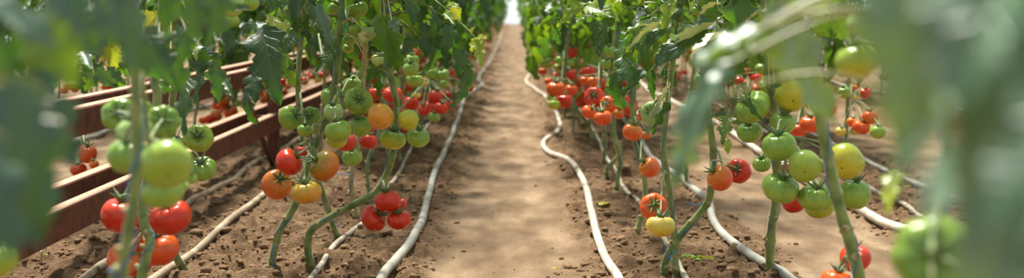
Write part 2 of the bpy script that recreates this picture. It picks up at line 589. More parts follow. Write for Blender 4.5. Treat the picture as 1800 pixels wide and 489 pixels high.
# ------------------------------------------------------------------ tomato meshes
def tomato_data(variant, colour, cache={}):
    key = (variant, colour)
    if key in cache:
        return cache[key]
    R = R_(variant * 17 + 3)
    k = (5, 6, 4, 7, 5, 8)[variant % 6]
    amp = (.018, .03, .012, .05, .022, .075)[variant % 6]
    flat = (.91, .86, 1.02, .80, .90, .76)[variant % 6]
    nu, nv = 40, 22
    V = []; ph = R.random() * 6
    irr = [(R.u(-.03, .03), R.u(0, 6.28)) for _ in range(3)]
    for j in range(1, nv):
        th = math.pi * j / nv
        for i in range(nu):
            p = 2 * math.pi * i / nu
            sh = math.sin(th)
            lob = abs(math.cos(k * .5 * p + ph)) - .6
            up = math.exp(-((th) / .55) ** 2)
            dn = math.exp(-((math.pi - th) / .35) ** 2)
            r = 1 + amp * 2 * lob * (sh ** .7) * (.5 + .6 * math.exp(-((th - .7) / .8) ** 2))
            for q, (a, f) in enumerate(irr):
                r += a * math.cos((q + 1) * p + f) * sh
            z = math.cos(th) * flat * r
            z -= .30 * up * (1 if math.cos(th) > 0 else 0)
            z += .06 * dn
            V.append((r * sh * math.cos(p) * 1.0, r * sh * math.sin(p), z))
    top = (0, 0, flat - .34); bot = (0, 0, -flat + .065)
    V += [top, bot]
    fs = []
    for j in range(nv - 2):
        for i in range(nu):
            i2 = (i + 1) % nu
            fs.append((j * nu + i, (j + 1) * nu + i, (j + 1) * nu + i2, j * nu + i2))
    tr = []
    T, B = len(V) - 2, len(V) - 1
    for i in range(nu):
        i2 = (i + 1) % nu
        tr.append((T, i, i2)); tr.append((B, (nv - 2) * nu + i2, (nv - 2) * nu + i))
    me = bpy.data.meshes.new('tomato')
    me.from_pydata(V, [], fs + tr)
    me.polygons.foreach_set('use_smooth', [True] * len(me.polygons))
    me.materials.append(tomato_material(colour))
    cache[key] = (me, flat)
    return cache[key]


def calyx_data(variant, cache={}):
    if variant in cache:
        return cache[variant]
    R = R_(variant + 90)
    mb = MB()
    flat = (.91, .86, 1.02, .80, .90, .76)[variant % 6]
    z0 = flat - .30
    n = 6
    for i in range(n):
        a = i / n * 6.283 + R.u(-.2, .2)
        L = R.u(.5, .8); lift = R.u(.12, .5)
        pts = []
        for t in np.linspace(0, 1, 7):
            rr = .05 + t * L
            hz_ = z0 + .02 + .25 * math.sin(min(1, t * 1.5) * 1.57) + lift * t * t
            aa = a + R.u(-.04, .04) * t
            pts.append((rr * math.cos(aa), rr * math.sin(aa), hz_))
        tube(mb, pts, [.07, .085, .07, .04, .012], 6, smooth=2)
    tube(mb, [(0, 0, z0 - .05), (0, 0, z0 + .16), (.04, .02, z0 + .34)], [.13, .08, .07], 7, smooth=3)
    me = mb.build('calyx', M_CAL, data_only=True)
    cache[variant] = me
    return me


TRAD = []   # every placed tomato centre and radius


def tomato(px, py, r, d, colour, face, variant, label, group=None, calyx=True):
    c = W(px, py, d)
    rad = r / F * d * 1.02
    return tomato_at(c, rad, colour, face, variant, label, group, calyx)


def tomato_at(c, rad, colour, face, variant, label, group=None, calyx=True, R=random):
    me, flat = tomato_data(variant, colour)
    to = (CAM - Vector(c)).normalized()
    if face == 'b':      # blossom end seen
        ax = Vector((-to.x + R.uniform(-.25, .25), -to.y, .38 + R.uniform(-.1, .15)))
    elif face == 't':    # stalk end seen
        ax = Vector((to.x + R.uniform(-.2, .2), to.y * 1.0, .35))
    elif isinstance(face, tuple):   # the stalk end turns to the middle of its truss
        to2 = (Vector(face) - Vector(c)); to2 = to2.normalized() if to2.length > .01 else ZP
        ax = to2 * .75 + to * .75 + ZP * .35
    elif face == 'l':
        ax = Vector((-.8, -.3, .8))
    elif face == 'k':
        ax = Vector((.8, -.3, .8))
    else:
        ax = Vector((R.uniform(-.25, .25), R.uniform(-.35, .15), 1))
    ax.normalize()
    q = ZP.rotation_difference(ax) @ Quaternion((0, 0, 1), R.uniform(0, 6.28))
    o = link('tomato', me, None, c)
    o.rotation_mode = 'QUATERNION'
    o.rotation_quaternion = q
    o.scale = (rad, rad, rad)
    tag(o, label, 'tomato', group)
    if calyx:
        link('calyx', calyx_data(variant), o)
    TRAD.append((tuple(c), rad))
    o['_top'] = 0
    del o['_top']
    return o, np.array(c) + np.array(ax) * rad * (flat - .05)


SUN_E, SKY_E, EXPO = 6.6, 0.54, 0.62
# ------------------------------------------------------------------ the ground
def build_ground():
    ys = [2.7]
    while ys[-1] < 60:
        ys.append(ys[-1] + ys[-1] * .0030)
    ys = np.array([-4, -2, -1, 0, .5, 1, 1.25, 1.5, 1.75, 2, 2.2, 2.4, 2.55] + ys)
    xs = [0.0]
    while xs[-1] < 1.9: xs.append(xs[-1] + .0085)
    while xs[-1] < 7.2: xs.append(xs[-1] + .05)
    xs = np.array([-a for a in xs[:0:-1]] + xs)
    X, Y = np.meshgrid(xs, ys)
    Z = hz(X, Y)
    nx, ny = len(xs), len(ys)
    V = np.column_stack([X.ravel(), Y.ravel(), Z.ravel()])
    i = np.arange(ny - 1)[:, None] * nx + np.arange(nx - 1)[None, :]
    q = np.stack([i, i + 1, i + 1 + nx, i + nx], -1).reshape(-1, 4)
    me = bpy.data.meshes.new('floor')
    me.vertices.add(len(V)); me.vertices.foreach_set('co', V.ravel())
    me.loops.add(len(q) * 4); me.loops.foreach_set('vertex_index', q.ravel().astype(np.int32))
    me.polygons.add(len(q)); me.polygons.foreach_set('loop_start', (np.arange(len(q)) * 4).astype(np.int32))
    me.polygons.foreach_set('loop_total', np.full(len(q), 4, np.int32))
    me.polygons.foreach_set('use_smooth', [True] * len(q))
    me.update(calc_edges=True)
    a = me.attributes.new('bed', 'FLOAT', 'POINT')
    a.data.foreach_set('value', bedmask(X, Y).ravel().astype(np.float32))
    me.materials.append(M_SOIL)
    o = link('floor', me)
    tag(o, 'bare earth greenhouse floor with trodden paths and loose soil beds', 'floor', kind='structure')


build_ground()


def rock(R, rad, sub=2):
    """irregular lump as arrays"""
    import bmesh
    bm = bmesh.new()
    bmesh.ops.create_icosphere(bm, subdivisions=sub, radius=1)
    V = np.array([v.co[:] for v in bm.verts]); Fc = np.array([[v.index for v in f.verts] for f in bm.faces])
    bm.free()
    s = R.random() * 90
    n = vnoise(V[:, 0] + s, V[:, 1] + V[:, 2] * 2.3, .7, 3) + .5 * vnoise(V[:, 1] + s, V[:, 2] - V[:, 0] * 1.7, .3, 4)
    V = V * (1 + n * .55)[:, None] * np.array([1, R.u(.6, 1), R.u(.45, .75)]) * rad
    return V @ rotz(R.u(0, 6.28)).T, Fc


def build_crumbs():
    R = R_(5)
    lib = [rock(R, 1, 1) for _ in range(14)]
    libh = [rock(R, 1, 2) for _ in range(10)]
    mb = MB()
    n = 0
    while n < 14000:
        y = 2.9 * math.exp(R.random() ** 1.3 * 1.35)
        x = R.u(-1.5, 1.9)
        m = float(bedmask(np.array([x]), np.array([y]))[0])
        if R.random() > m * .97 + .03: continue
        sz = .0035 + .010 * R.random() ** 3 + (.012 * R.random() if R.random() < .05 * m else 0)
        V, Fc = (libh if sz > .011 else lib)[int(R.random() * 10)]
        z = hz1(x, y)
        mb.add(V * sz + np.array([x, y, z + sz * .15]), Fc)
        n += 1
    o = mb.build('soil_crumbs', M_CLOD)
    tag(o, 'crumbs and small lumps of dry brown soil scattered over the beds', 'soil', kind='stuff')


build_crumbs()
CL = [  # px, py, r px, where
    (1328, 462, 14, 'dark round lump of soil lying against the grey hose of the right-hand bed'),
    (1304, 449, 9, 'small pale lump of soil above the big round lump by the grey hose'),
    (1094, 436, 16, 'flat broad clod of earth between the white path hose and the drip pipe'),
    (1068, 384, 11, 'pale rounded clod beside the fallen pale leaf in the right-hand bed'),
    (1092, 386, 8, 'dark clod just behind the broad flat clod in the right-hand bed'),
    (680, 434, 14, 'dark slanting clod between the drip pipe and the grey path hose'),
    (525, 438, 13, 'pale clod between the two leaning stems in the left bed'),
    (748, 425, 8, 'flat pale stone lying just right of the grey path hose'),
    (640, 396, 7, 'whitish pebble-like lump beside the drip pipe under the red tomatoes'),
    (1100, 312, 12, 'dark clod behind the drip pipe beneath the single orange tomato'),
    (1026, 475, 6, 'tiny dark clod at the edge of the sunlit trodden path'),
    (1363, 470, 9, 'brown clod beside the grey hose end near the bluish twine stem'),
]
for i, (x, y, r, lb) in enumerate(CL):
    p = G(x, y)
    rad = r / F * p.y
    V, Fc = rock(R_(40 + i), rad, 3)
    mb = MB(); mb.add(V, Fc)
    o = mb.build('soil_clod', M_CLOD)
    o.location = (p.x, p.y, hz1(p.x, p.y) + rad * .25)
    tag(o, lb, 'clod')

# end of the greenhouse: bright film on posts, far away
def film_mat():
    m, nt, out = mat('greenhouse_film')
    a = N(nt, 'ShaderNodeBsdfDiffuse'); a.inputs[0].default_value = (.85, .9, .92, 1)
    b = N(nt, 'ShaderNodeBsdfTranslucent'); b.inputs[0].default_value = (.92, .97, 1, 1)
    ms = N(nt, 'ShaderNodeMixShader'); ms.inputs[0].default_value = .75
    nt.links.new(a.outputs[0], ms.inputs[1]); nt.links.new(b.outputs[0], ms.inputs[2]); nt.links.new(ms.outputs[0], out.inputs[0])
    return m


def wallq(name, a, b, h, label):
    a = np.array(a); b = np.array(b)
    d = (b - a); n = np.array([-d[1], d[0], 0]); n = n / np.linalg.norm(n) * .02
    V = [a - n, b - n, b + n, a + n]
    V = V + [v + np.array([0, 0, h]) for v in V]
    mb = MB(); mb.add(V, [(0, 1, 2, 3), (7, 6, 5, 4), (0, 4, 5, 1), (1, 5, 6, 2), (2, 6, 7, 3), (3, 7, 4, 0)])
    o = mb.build(name, M_FILM, smooth=False)
    tag(o, label, 'wall', kind='structure')


M_FILM = film_mat()
wallq('wall_back', (-7, 59.5, -.1), (7, 59.5, -.1), 3.4, 'bright white film end wall beyond the path')
wallq('wall_left', (-7, -4, -.1), (-7, 59.5, -.1), 2.2, 'pale film side wall behind the farthest left plants')
wallq('wall_right', (7, -4, -.1), (7, 59.5, -.1), 2.2, 'pale film side wall behind the farthest right plants')


# ------------------------------------------------------------------ hoses
def hose(name, pts, dia, m, label, y1=None, yx=None, y0=1.2, lift=0.0):
    """pixel points on the ground, near end first; runs on to y0 / y1"""
    P = [G(*p) for p in pts]
    P = [(p.x, p.y) for p in P]
    a, b = P[0], P[1]
    if a[1] > y0:
        k = (a[1] - y0)
        sl0 = max(-.25, min(.25, (a[0] - b[0]) / max(.1, b[1] - a[1])))
        P.insert(0, (a[0] + sl0 * .25, a[1] - .3)); P.insert(0, (a[0] + sl0 * .4, y0))
    C = catmull([(x, y, 0) for x, y in P], 14)[:, :2]
    if y1:
        R = R_(len(pts))
        x, y = C[-1]
        ex = []
        while y < y1:
            s = .4 + y * .05
            y += s
            x += ((yx if yx is not None else P[-1][0]) - x) * .25 + R.u(-.05, .05)
            ex.append((x, y, 0))
        C = np.concatenate([C, catmull([(C[-1][0], C[-1][1], 0)] + ex, 6)[1:, :2]])
    # even spacing, then ease the bends
    sl = np.concatenate([[0], np.cumsum(np.linalg.norm(np.diff(C, axis=0), axis=1))])
    ns_ = int(sl[-1] / .03)
    sn_ = np.linspace(0, sl[-1], ns_)
    C = np.column_stack([np.interp(sn_, sl, C[:, j]) for j in (0, 1)])
    for _ in range(3):
        C[1:-1] = C[1:-1] * .5 + (C[:-2] + C[2:]) * .25
    g = np.maximum.reduce([hz(C[:, 0] + dx, C[:, 1] + dy) for dx, dy in ((0, 0), (.01, 0), (-.01, 0), (0, .015))])
    for _ in range(2):
        g = np.convolve(np.pad(g, 4, mode='edge'), np.ones(9) / 9, 'valid')
    C3 = np.column_stack([C, g + dia * .42 + lift])
    mb = MB()
    tube(mb, C3, dia / 2, 12, smooth=0)
    o = mb.build(name, m)
    tag(o, label, 'hose' if 'hose' in name else 'pipe')
    return o


hose('irrigation_hose', [(690, 489), (708, 465), (727, 440), (741, 405), (752, 360), (763, 320), (775, 290), (790, 255), (803, 222), (812, 195), (818, 178), (832, 166), (846, 157), (848, 151), (841, 145), (848, 130), (858, 118), (868, 98), (876, 80)], .027, M_HOSE,
     'grey irrigation hose lying along the left edge of the central path', 40, -.42)
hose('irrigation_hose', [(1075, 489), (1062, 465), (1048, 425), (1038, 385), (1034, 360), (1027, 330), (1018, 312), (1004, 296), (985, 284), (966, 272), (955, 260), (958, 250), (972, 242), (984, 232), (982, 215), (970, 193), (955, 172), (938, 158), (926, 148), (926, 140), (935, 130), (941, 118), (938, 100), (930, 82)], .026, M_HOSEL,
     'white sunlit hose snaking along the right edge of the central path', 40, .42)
hose('drip_pipe', [(562, 489), (590, 452), (622, 418), (650, 388), (682, 345), (705, 305), (716, 285), (727, 264), (750, 232), (775, 195), (798, 160)], .017, M_DRIP,
     'thin speckled drip pipe running through the left tomato bed', 30, -.52)
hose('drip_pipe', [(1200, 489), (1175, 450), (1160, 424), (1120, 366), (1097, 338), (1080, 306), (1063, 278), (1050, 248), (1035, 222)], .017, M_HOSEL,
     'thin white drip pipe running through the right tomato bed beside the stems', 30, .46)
hose('irrigation_hose', [(297, 489), (345, 452), (395, 412), (450, 365), (495, 322), (530, 275), (575, 235), (620, 205)], .023, M_HOSET,
     'dusty hose in the left bed, the one nearer the tomato stems', 30, -.98)
hose('irrigation_hose', [(178, 489), (250, 432), (330, 372), (370, 350), (405, 328), (440, 304), (475, 283), (510, 262), (545, 243), (590, 212)], .023, M_HOSET,
     'dusty hose in the left bed, lying closer to the rusty frame', 30, -1.08)
hose('irrigation_hose', [(1352, 489), (1325, 470), (1295, 448), (1270, 425), (1252, 402), (1247, 380), (1240, 362), (1222, 343), (1200, 327), (1175, 312), (1150, 292), (1133, 272), (1125, 250), (1110, 230), (1090, 213), (1070, 196)], .027, M_HOSE,
     'grey hose curving behind the leaning stem of the right bed', 30, .72)
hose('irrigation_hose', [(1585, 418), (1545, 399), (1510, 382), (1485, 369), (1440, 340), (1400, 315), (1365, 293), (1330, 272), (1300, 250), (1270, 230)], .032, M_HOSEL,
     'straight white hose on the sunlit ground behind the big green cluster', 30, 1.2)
hose('drip_pipe', [(1606, 388), (1567, 366), (1530, 345), (1490, 322), (1450, 296)], .018, M_DRIP,
     'thin drip pipe in shade just behind the straight white hose', 30, 1.42)
hose('drip_pipe', [(1650, 350), (1600, 329), (1572, 316), (1518, 290), (1480, 270)], .022, M_HOSE,
     'grey pipe farther back in the second bed on the right', 30, 1.7)
hose('irrigation_hose', [(1760, 221), (1745, 216), (1695, 203), (1660, 194)], .03, M_HOSEL,
     'pale hose glimpsed through the gap in the blurred right-hand leaves', 20, 3.1, 4)
hose('irrigation_hose', [(20, 300), (80, 275), (150, 252), (190, 238), (260, 222), (335, 198), (380, 184), (430, 168)], .028, M_HOSE,
     'grey-blue hose on the ground beyond the rusty frame', 25, -2.3, 2)

# ------------------------------------------------------------------ rusty frame of rails
fr = empty('steel_frame', (-1.2, 6, 0))
tag(fr, 'long rusty brown steel frame of four rails standing left of the tomatoes', 'frame')


def channel(x0, x1, z0, z1, ya, yb, lip=.006):
    """upright U-channel rail: web towards the path, lips at top and bottom"""
    t = lip
    prof = [(x1, z0), (x1, z1 - .004), (x1 - .004, z1), (x0, z1), (x0, z1 - t), (x1 - t, z1 - t), (x1 - t, z0 + t), (x0, z0 + t), (x0, z0)]
    n = len(prof)
    ysn = np.linspace(ya, yb, 24)
    V = []; f = []
    for j, y in enumerate(ysn):
        wob = .0025 * math.sin(j * 1.9)
        V += [(a + wob, y, b + wob * .6) for a, b in prof]
    for j in range(len(ysn) - 1):
        for i in range(n):
            k = (i + 1) % n
            f.append((j * n + i, (j + 1) * n + i, (j + 1) * n + k, j * n + k))
    return np.array(V), f


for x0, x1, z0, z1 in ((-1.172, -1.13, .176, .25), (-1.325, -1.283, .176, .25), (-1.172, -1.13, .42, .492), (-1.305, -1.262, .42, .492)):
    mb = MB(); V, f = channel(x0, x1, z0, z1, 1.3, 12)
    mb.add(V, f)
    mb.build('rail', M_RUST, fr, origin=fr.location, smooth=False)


def box(mb, x0, x1, y0, y1, z0, z1):
    V = [(x0, y0, z0), (x1, y0, z0), (x1, y1, z0), (x0, y1, z0), (x0, y0, z1), (x1, y0, z1), (x1, y1, z1), (x0, y1, z1)]
    mb.add(V, [(3, 2, 1, 0), (4, 5, 6, 7), (0, 1, 5, 4), (1, 2, 6, 5), (2, 3, 7, 6), (3, 0, 4, 7)])


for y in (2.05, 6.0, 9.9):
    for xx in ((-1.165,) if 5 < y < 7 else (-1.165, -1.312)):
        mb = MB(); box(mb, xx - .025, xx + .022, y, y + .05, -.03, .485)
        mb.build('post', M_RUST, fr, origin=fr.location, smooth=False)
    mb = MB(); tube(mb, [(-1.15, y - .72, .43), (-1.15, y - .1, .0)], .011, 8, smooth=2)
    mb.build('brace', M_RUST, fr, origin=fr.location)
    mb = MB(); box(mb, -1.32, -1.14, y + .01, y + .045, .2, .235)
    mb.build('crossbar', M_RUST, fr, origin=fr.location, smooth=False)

# ------------------------------------------------------------------ hero plants
PL = {}


class Plant:
    pass


def plant(key, label, pts, d0, d1, r0, r1, fol=None, woody=False, twine=True, lib=None, name='tomato_plant', top=1.75, group=None):
    p = Plant()
    n = len(pts)
    P = []
    for i, (x, y) in enumerate(pts):
        d = d0 + (d1 - d0) * i / max(1, n - 1)
        P.append(np.array(W(x, y, d)))
    g = hz1(P[0][0], P[0][1])
    if P[0][2] > g + .03:
        P.insert(0, np.array([P[0][0] + .01, P[0][1] + .02, g - .02]))
    else:
        P[0][2] = g - .02
    ra = [r0 / F * d0] * len(P)
    lastr = r1 / F * d1
    if P[-1][2] < top:
        v = P[-1] - P[-2]; v /= np.linalg.norm(v)
        P.append(np.array([P[-1][0] + v[0] * .1, P[-1][1] + .05, P[-1][2] + max(.1, (top - P[-1][2]) * .5)]))
        P.append(np.array([P[-1][0], P[-1][1] + .08, top]))
    p.base = Vector((P[0][0], P[0][1], g))
    e = empty(name, p.base)
    tag(e, label, 'plant', group)
    p.e = e
    R = R_(sum(ord(c) for c in key) * 7)
    C = catmull(P, 9)
    rr = np.linspace(r0 / F * d0, lastr * .9, len(C))
    rr[0] *= 1.25
    # slight joints along the stem
    for k in range(5, len(C) - 2, 9):
        rr[k] *= 1.22
    rr[-10:] *= np.linspace(1, .4, 10)
    mb = MB()
    tube(mb, C, rr, 10, smooth=0, ribs=.10)
    mb.build('stem', M_OLD if woody else M_STEM, e, origin=p.base)
    # pruning scars where leaves were cut away
    ks = [k for k in range(5, len(C) - 2, 9) if C[k][2] < .6][:4]
    for q, k in enumerate(ks):
        T = C[k + 1] - C[k]; T /= np.linalg.norm(T)
        a = R.u(2.6, 5.6)
        side = np.array([math.cos(a), math.sin(a), .35])
        mb = MB()
        tube(mb, [C[k] + side * rr[k] * .3, C[k] + side * rr[k] * 1.45], [rr[k] * .62, rr[k] * .42], 8, smooth=2)
        mb.build('scar', M_SCAR, e, origin=p.base)
    if twine:
        m = [k for k in range(len(C)) if C[k][2] < 1.0]
        Tw = []
        K = np.linspace(2, max(m), 70)
        for q, k in enumerate(K):
            c = np.array([np.interp(k, range(len(C)), C[:, j]) for j in range(3)])
            r = np.interp(k, range(len(C)), rr) * 1.12 + .0006
            a = q * .30 + R.u(0, .1)
            Tw.append(c + np.array([math.cos(a), math.sin(a), 0]) * r)
        mb = MB(); tube(mb, Tw, .0009, 5, smooth=2)
        mb.build('twine', M_TWINE, e, origin=p.base)
    if fol:
        z0, z1, n = fol
        mb = MB()
        foliage(mb, C, z0, z1, n, lib or LEAVES_HI, R, tone=.13 if key[0] in 'SQ' else -.07)  # right rows' sunlight painted into a lighter leaf tone; left leaves darker
        mb.build('foliage', M_LEAF, e, origin=p.base)
    p.C = C
    p.d = (d0 + d1) / 2
    PL[key] = p
    return p


plant('N1', 'blurred tomato plant with the thick upright stem crossing the green cluster at far left', [(205, 540), (215, 480), (226, 410), (236, 340), (240, 250), (238, 150), (232, 60), (228, -20)], 1.35, 1.3, 10, 11, (1.15, 1.6, 5))
plant('N2', 'tomato plant with a scarred green stem in front of the large red tomatoes', [(250, 520), (257, 455), (263, 425), (255, 395), (251, 360), (262, 300), (276, 180), (272, 140), (278, 60), (285, -10)], 2.25, 2.25, 9, 8, (.98, 1.6, 6))
plant('N4', 'tomato plant whose pale cut stem meets the soil right of the large red tomatoes', [(331, 486), (308, 448), (292, 400), (296, 300), (305, 205), (303, 175), (312, 100), (305, 20)], 3.5, 2.9, 7, 6, (.80, 1.6, 10))
plant('T1', 'tomato plant with the leaning stem under the hanging orange truss', [(475, 489), (482, 440), (493, 405), (517, 362), (546, 278), (562, 238), (578, 195), (590, 140), (594, 80), (600, 10)], 3.48, 3.35, 6.5, 6.5, (.755, 1.75, 14))
plant('T2', 'tomato plant whose stem bends sideways above the soil beside the red trio', [(546, 489), (541, 435), (546, 408), (575, 385), (620, 361), (660, 338), (682, 300), (693, 260), (698, 215), (697, 180), (688, 140), (682, 110), (676, 50), (672, 0)], 3.48, 3.2, 7, 5, (.755, 1.75, 14))
plant('T3', 'tomato plant with a thin straight stem rising behind the orange truss', [(595, 437), (584, 392), (570, 345), (552, 300), (538, 270), (531, 240), (525, 190), (525, 120), (531, 60), (536, 10)], 3.9, 3.5, 5, 4.5, (.755, 1.75, 14))
plant('T4', 'tomato plant with a bleached lower stem behind the bent stem', [(628, 390), (624, 360), (617, 322), (620, 290), (628, 258), (634, 200), (640, 120), (644, 30)], 4.4, 4.3, 5, 4, (.76, 1.7, 12), woody=True)
plant('T5', 'dark thin-stemmed tomato plant in the gap above the red trio', [(649, 342), (645, 305), (650, 272), (664, 240), (672, 190), (676, 100), (680, 30)], 5.0, 5.0, 3.4, 3, (.74, 1.7, 12))
plant('T6', 'tomato plant carrying the round green fruit behind the amber pair', [(700, 262), (701, 215), (705, 170), (709, 122), (712, 40)], 5.9, 5.2, 3.6, 3, (.72, 1.7, 13))
plant('T7', 'tomato plant with the curved stem above the blurred red fruit left of the path', [(735, 245), (748, 185), (762, 155), (765, 125), (768, 60)], 6.4, 6.0, 3.2, 2.6, (.70, 1.7, 13))
plant('T8', 'tomato plant behind the rusty frame corner with yellowing leaves', [(560, 300), (566, 230), (570, 150), (572, 60)], 5.4, 5.2, 3.4, 3, (.78, 1.7, 10))
plant('S1', 'tomato plant with the upright stem beside the yellow tomato', [(1190, 489), (1187, 450), (1186, 410), (1180, 370), (1176, 330), (1168, 275), (1168, 220), (1176, 160), (1184, 100), (1192, 40), (1198, 0)], 3.45, 3.4, 6, 5, (.755, 1.75, 14))
plant('S2', 'tomato plant whose arched stem leans right, tied with blue twine', [(1167, 489), (1172, 452), (1196, 415), (1230, 375), (1248, 345), (1253, 300), (1252, 250), (1245, 200), (1240, 140), (1238, 60)], 3.48, 3.3, 7, 5.5, (.8, 1.7, 10))
plant('S3', 'tomato plant holding the single orange tomato behind the drip pipe', [(1118, 420), (1124, 392), (1133, 372), (1134, 330), (1128, 290), (1112, 235), (1112, 195), (1116, 145), (1118, 60)], 4.07, 4.0, 5, 4, (.74, 1.7, 11))
plant('S4', 'tomato plant with a kinked stem at the drip pipe', [(1068, 318), (1067, 295), (1082, 281), (1090, 262), (1082, 240), (1078, 190), (1084, 122), (1088, 50)], 5.44, 5.2, 3.6, 3.4, (.74, 1.7, 12))
plant('S5', 'tomato plant with two thin stems just left of the orange tomato', [(1083, 346), (1086, 312), (1090, 282), (1078, 236), (1067, 175), (1074, 122), (1080, 50)], 5.0, 4.8, 4, 3.4, (.74, 1.7, 12))
plant('S6', 'tomato plant holding the four-fruit red truss right of the path', [(1060, 292), (1064, 255), (1062, 225), (1052, 180), (1056, 130), (1062, 60)], 5.96, 5.2, 3.2, 3, (.72, 1.7, 13))
plant('S8', 'tomato plant with the tall slanting stem at the inner edge of the right row', [(1044, 250), (1036, 222), (1012, 190), (1000, 165), (994, 122), (998, 70), (1004, 20)], 7.0, 6.2, 3.2, 3, (.70, 1.7, 13))
plant('S9', 'tomato plant of the right bed rising behind the blurred hanging leaf', [(1208, 330), (1204, 270), (1210, 200), (1220, 120), (1225, 40)], 5.2, 5.0, 4, 3.4, (.72, 1.7, 13))
plant('S11', 'tomato plant carrying the large green cluster on a pale upright stem', [(1355, 489), (1353, 450), (1357, 400), (1362, 365), (1366, 300), (1364, 240), (1360, 190), (1354, 122), (1350, 60), (1346, 0)], 3.45, 3.0, 8, 8, (.86, 1.7, 9))
plant('S12', 'tomato plant with the thick leaning stem crossing the green cluster', [(1520, 560), (1510, 485), (1495, 430), (1480, 380), (1463, 310), (1447, 240), (1436, 160), (1425, 100), (1412, 40), (1400, -20)], 2.25, 2.15, 12, 9, (1.0, 1.6, 6))
plant('Q1', 'thin pale-stemmed tomato plant in the second bed right of the path', [(1484, 305), (1487, 260), (1490, 180), (1494, 100)], 5.3, 5.2, 4, 3.4, (.76, 1.7, 10))
plant('Q2', 'blurred tomato plant with red fruit left of the leaning thick stem', [(1408, 290), (1410, 240), (1412, 180), (1416, 90)], 6.0, 5.9, 3.4, 3, (.76, 1.7, 10))
plant('Q3', 'tomato plant glimpsed in the gap of the blurred leaves at far right', [(1718, 250), (1722, 220), (1724, 160), (1728, 60)], 6.6, 6.5, 5, 4, (.8, 1.7, 8))
plant('B1', 'tomato plant beyond the rusty frame holding small orange fruit', [(396, 240), (400, 200), (404, 150), (410, 90)], 7.3, 7.2, 2.6, 2.4, (.5, 1.6, 9), lib=LEAVES_LO)
plant('B2', 'tomato plant behind the rusty frame at far left with three red fruit', [(128, 345), (140, 300), (146, 240), (150, 160), (156, 100)], 4.9, 4.8, 4, 3.4, (.5, 1.6, 12))
plant('RG', 'tomato plant close on the right with large blurred leaves and a big green fruit', [(1664, 640), (1660, 520), (1658, 430), (1656, 330), (1668, 200), (1678, 0)], 1.05, 1.0, 9, 8, None)
plant('RF', 'tomato plant at the right edge whose huge blurred leaves hide the view', [(2060, 700), (2050, 500), (2040, 200), (2030, -40)], .5, .5, 10, 9, None)
plant('LF', 'tomato plant at the left edge with big blurred blue-green leaves', [(-190, 700), (-185, 450), (-180, 200), (-175, -40)], .82, .8, 10, 9, None)

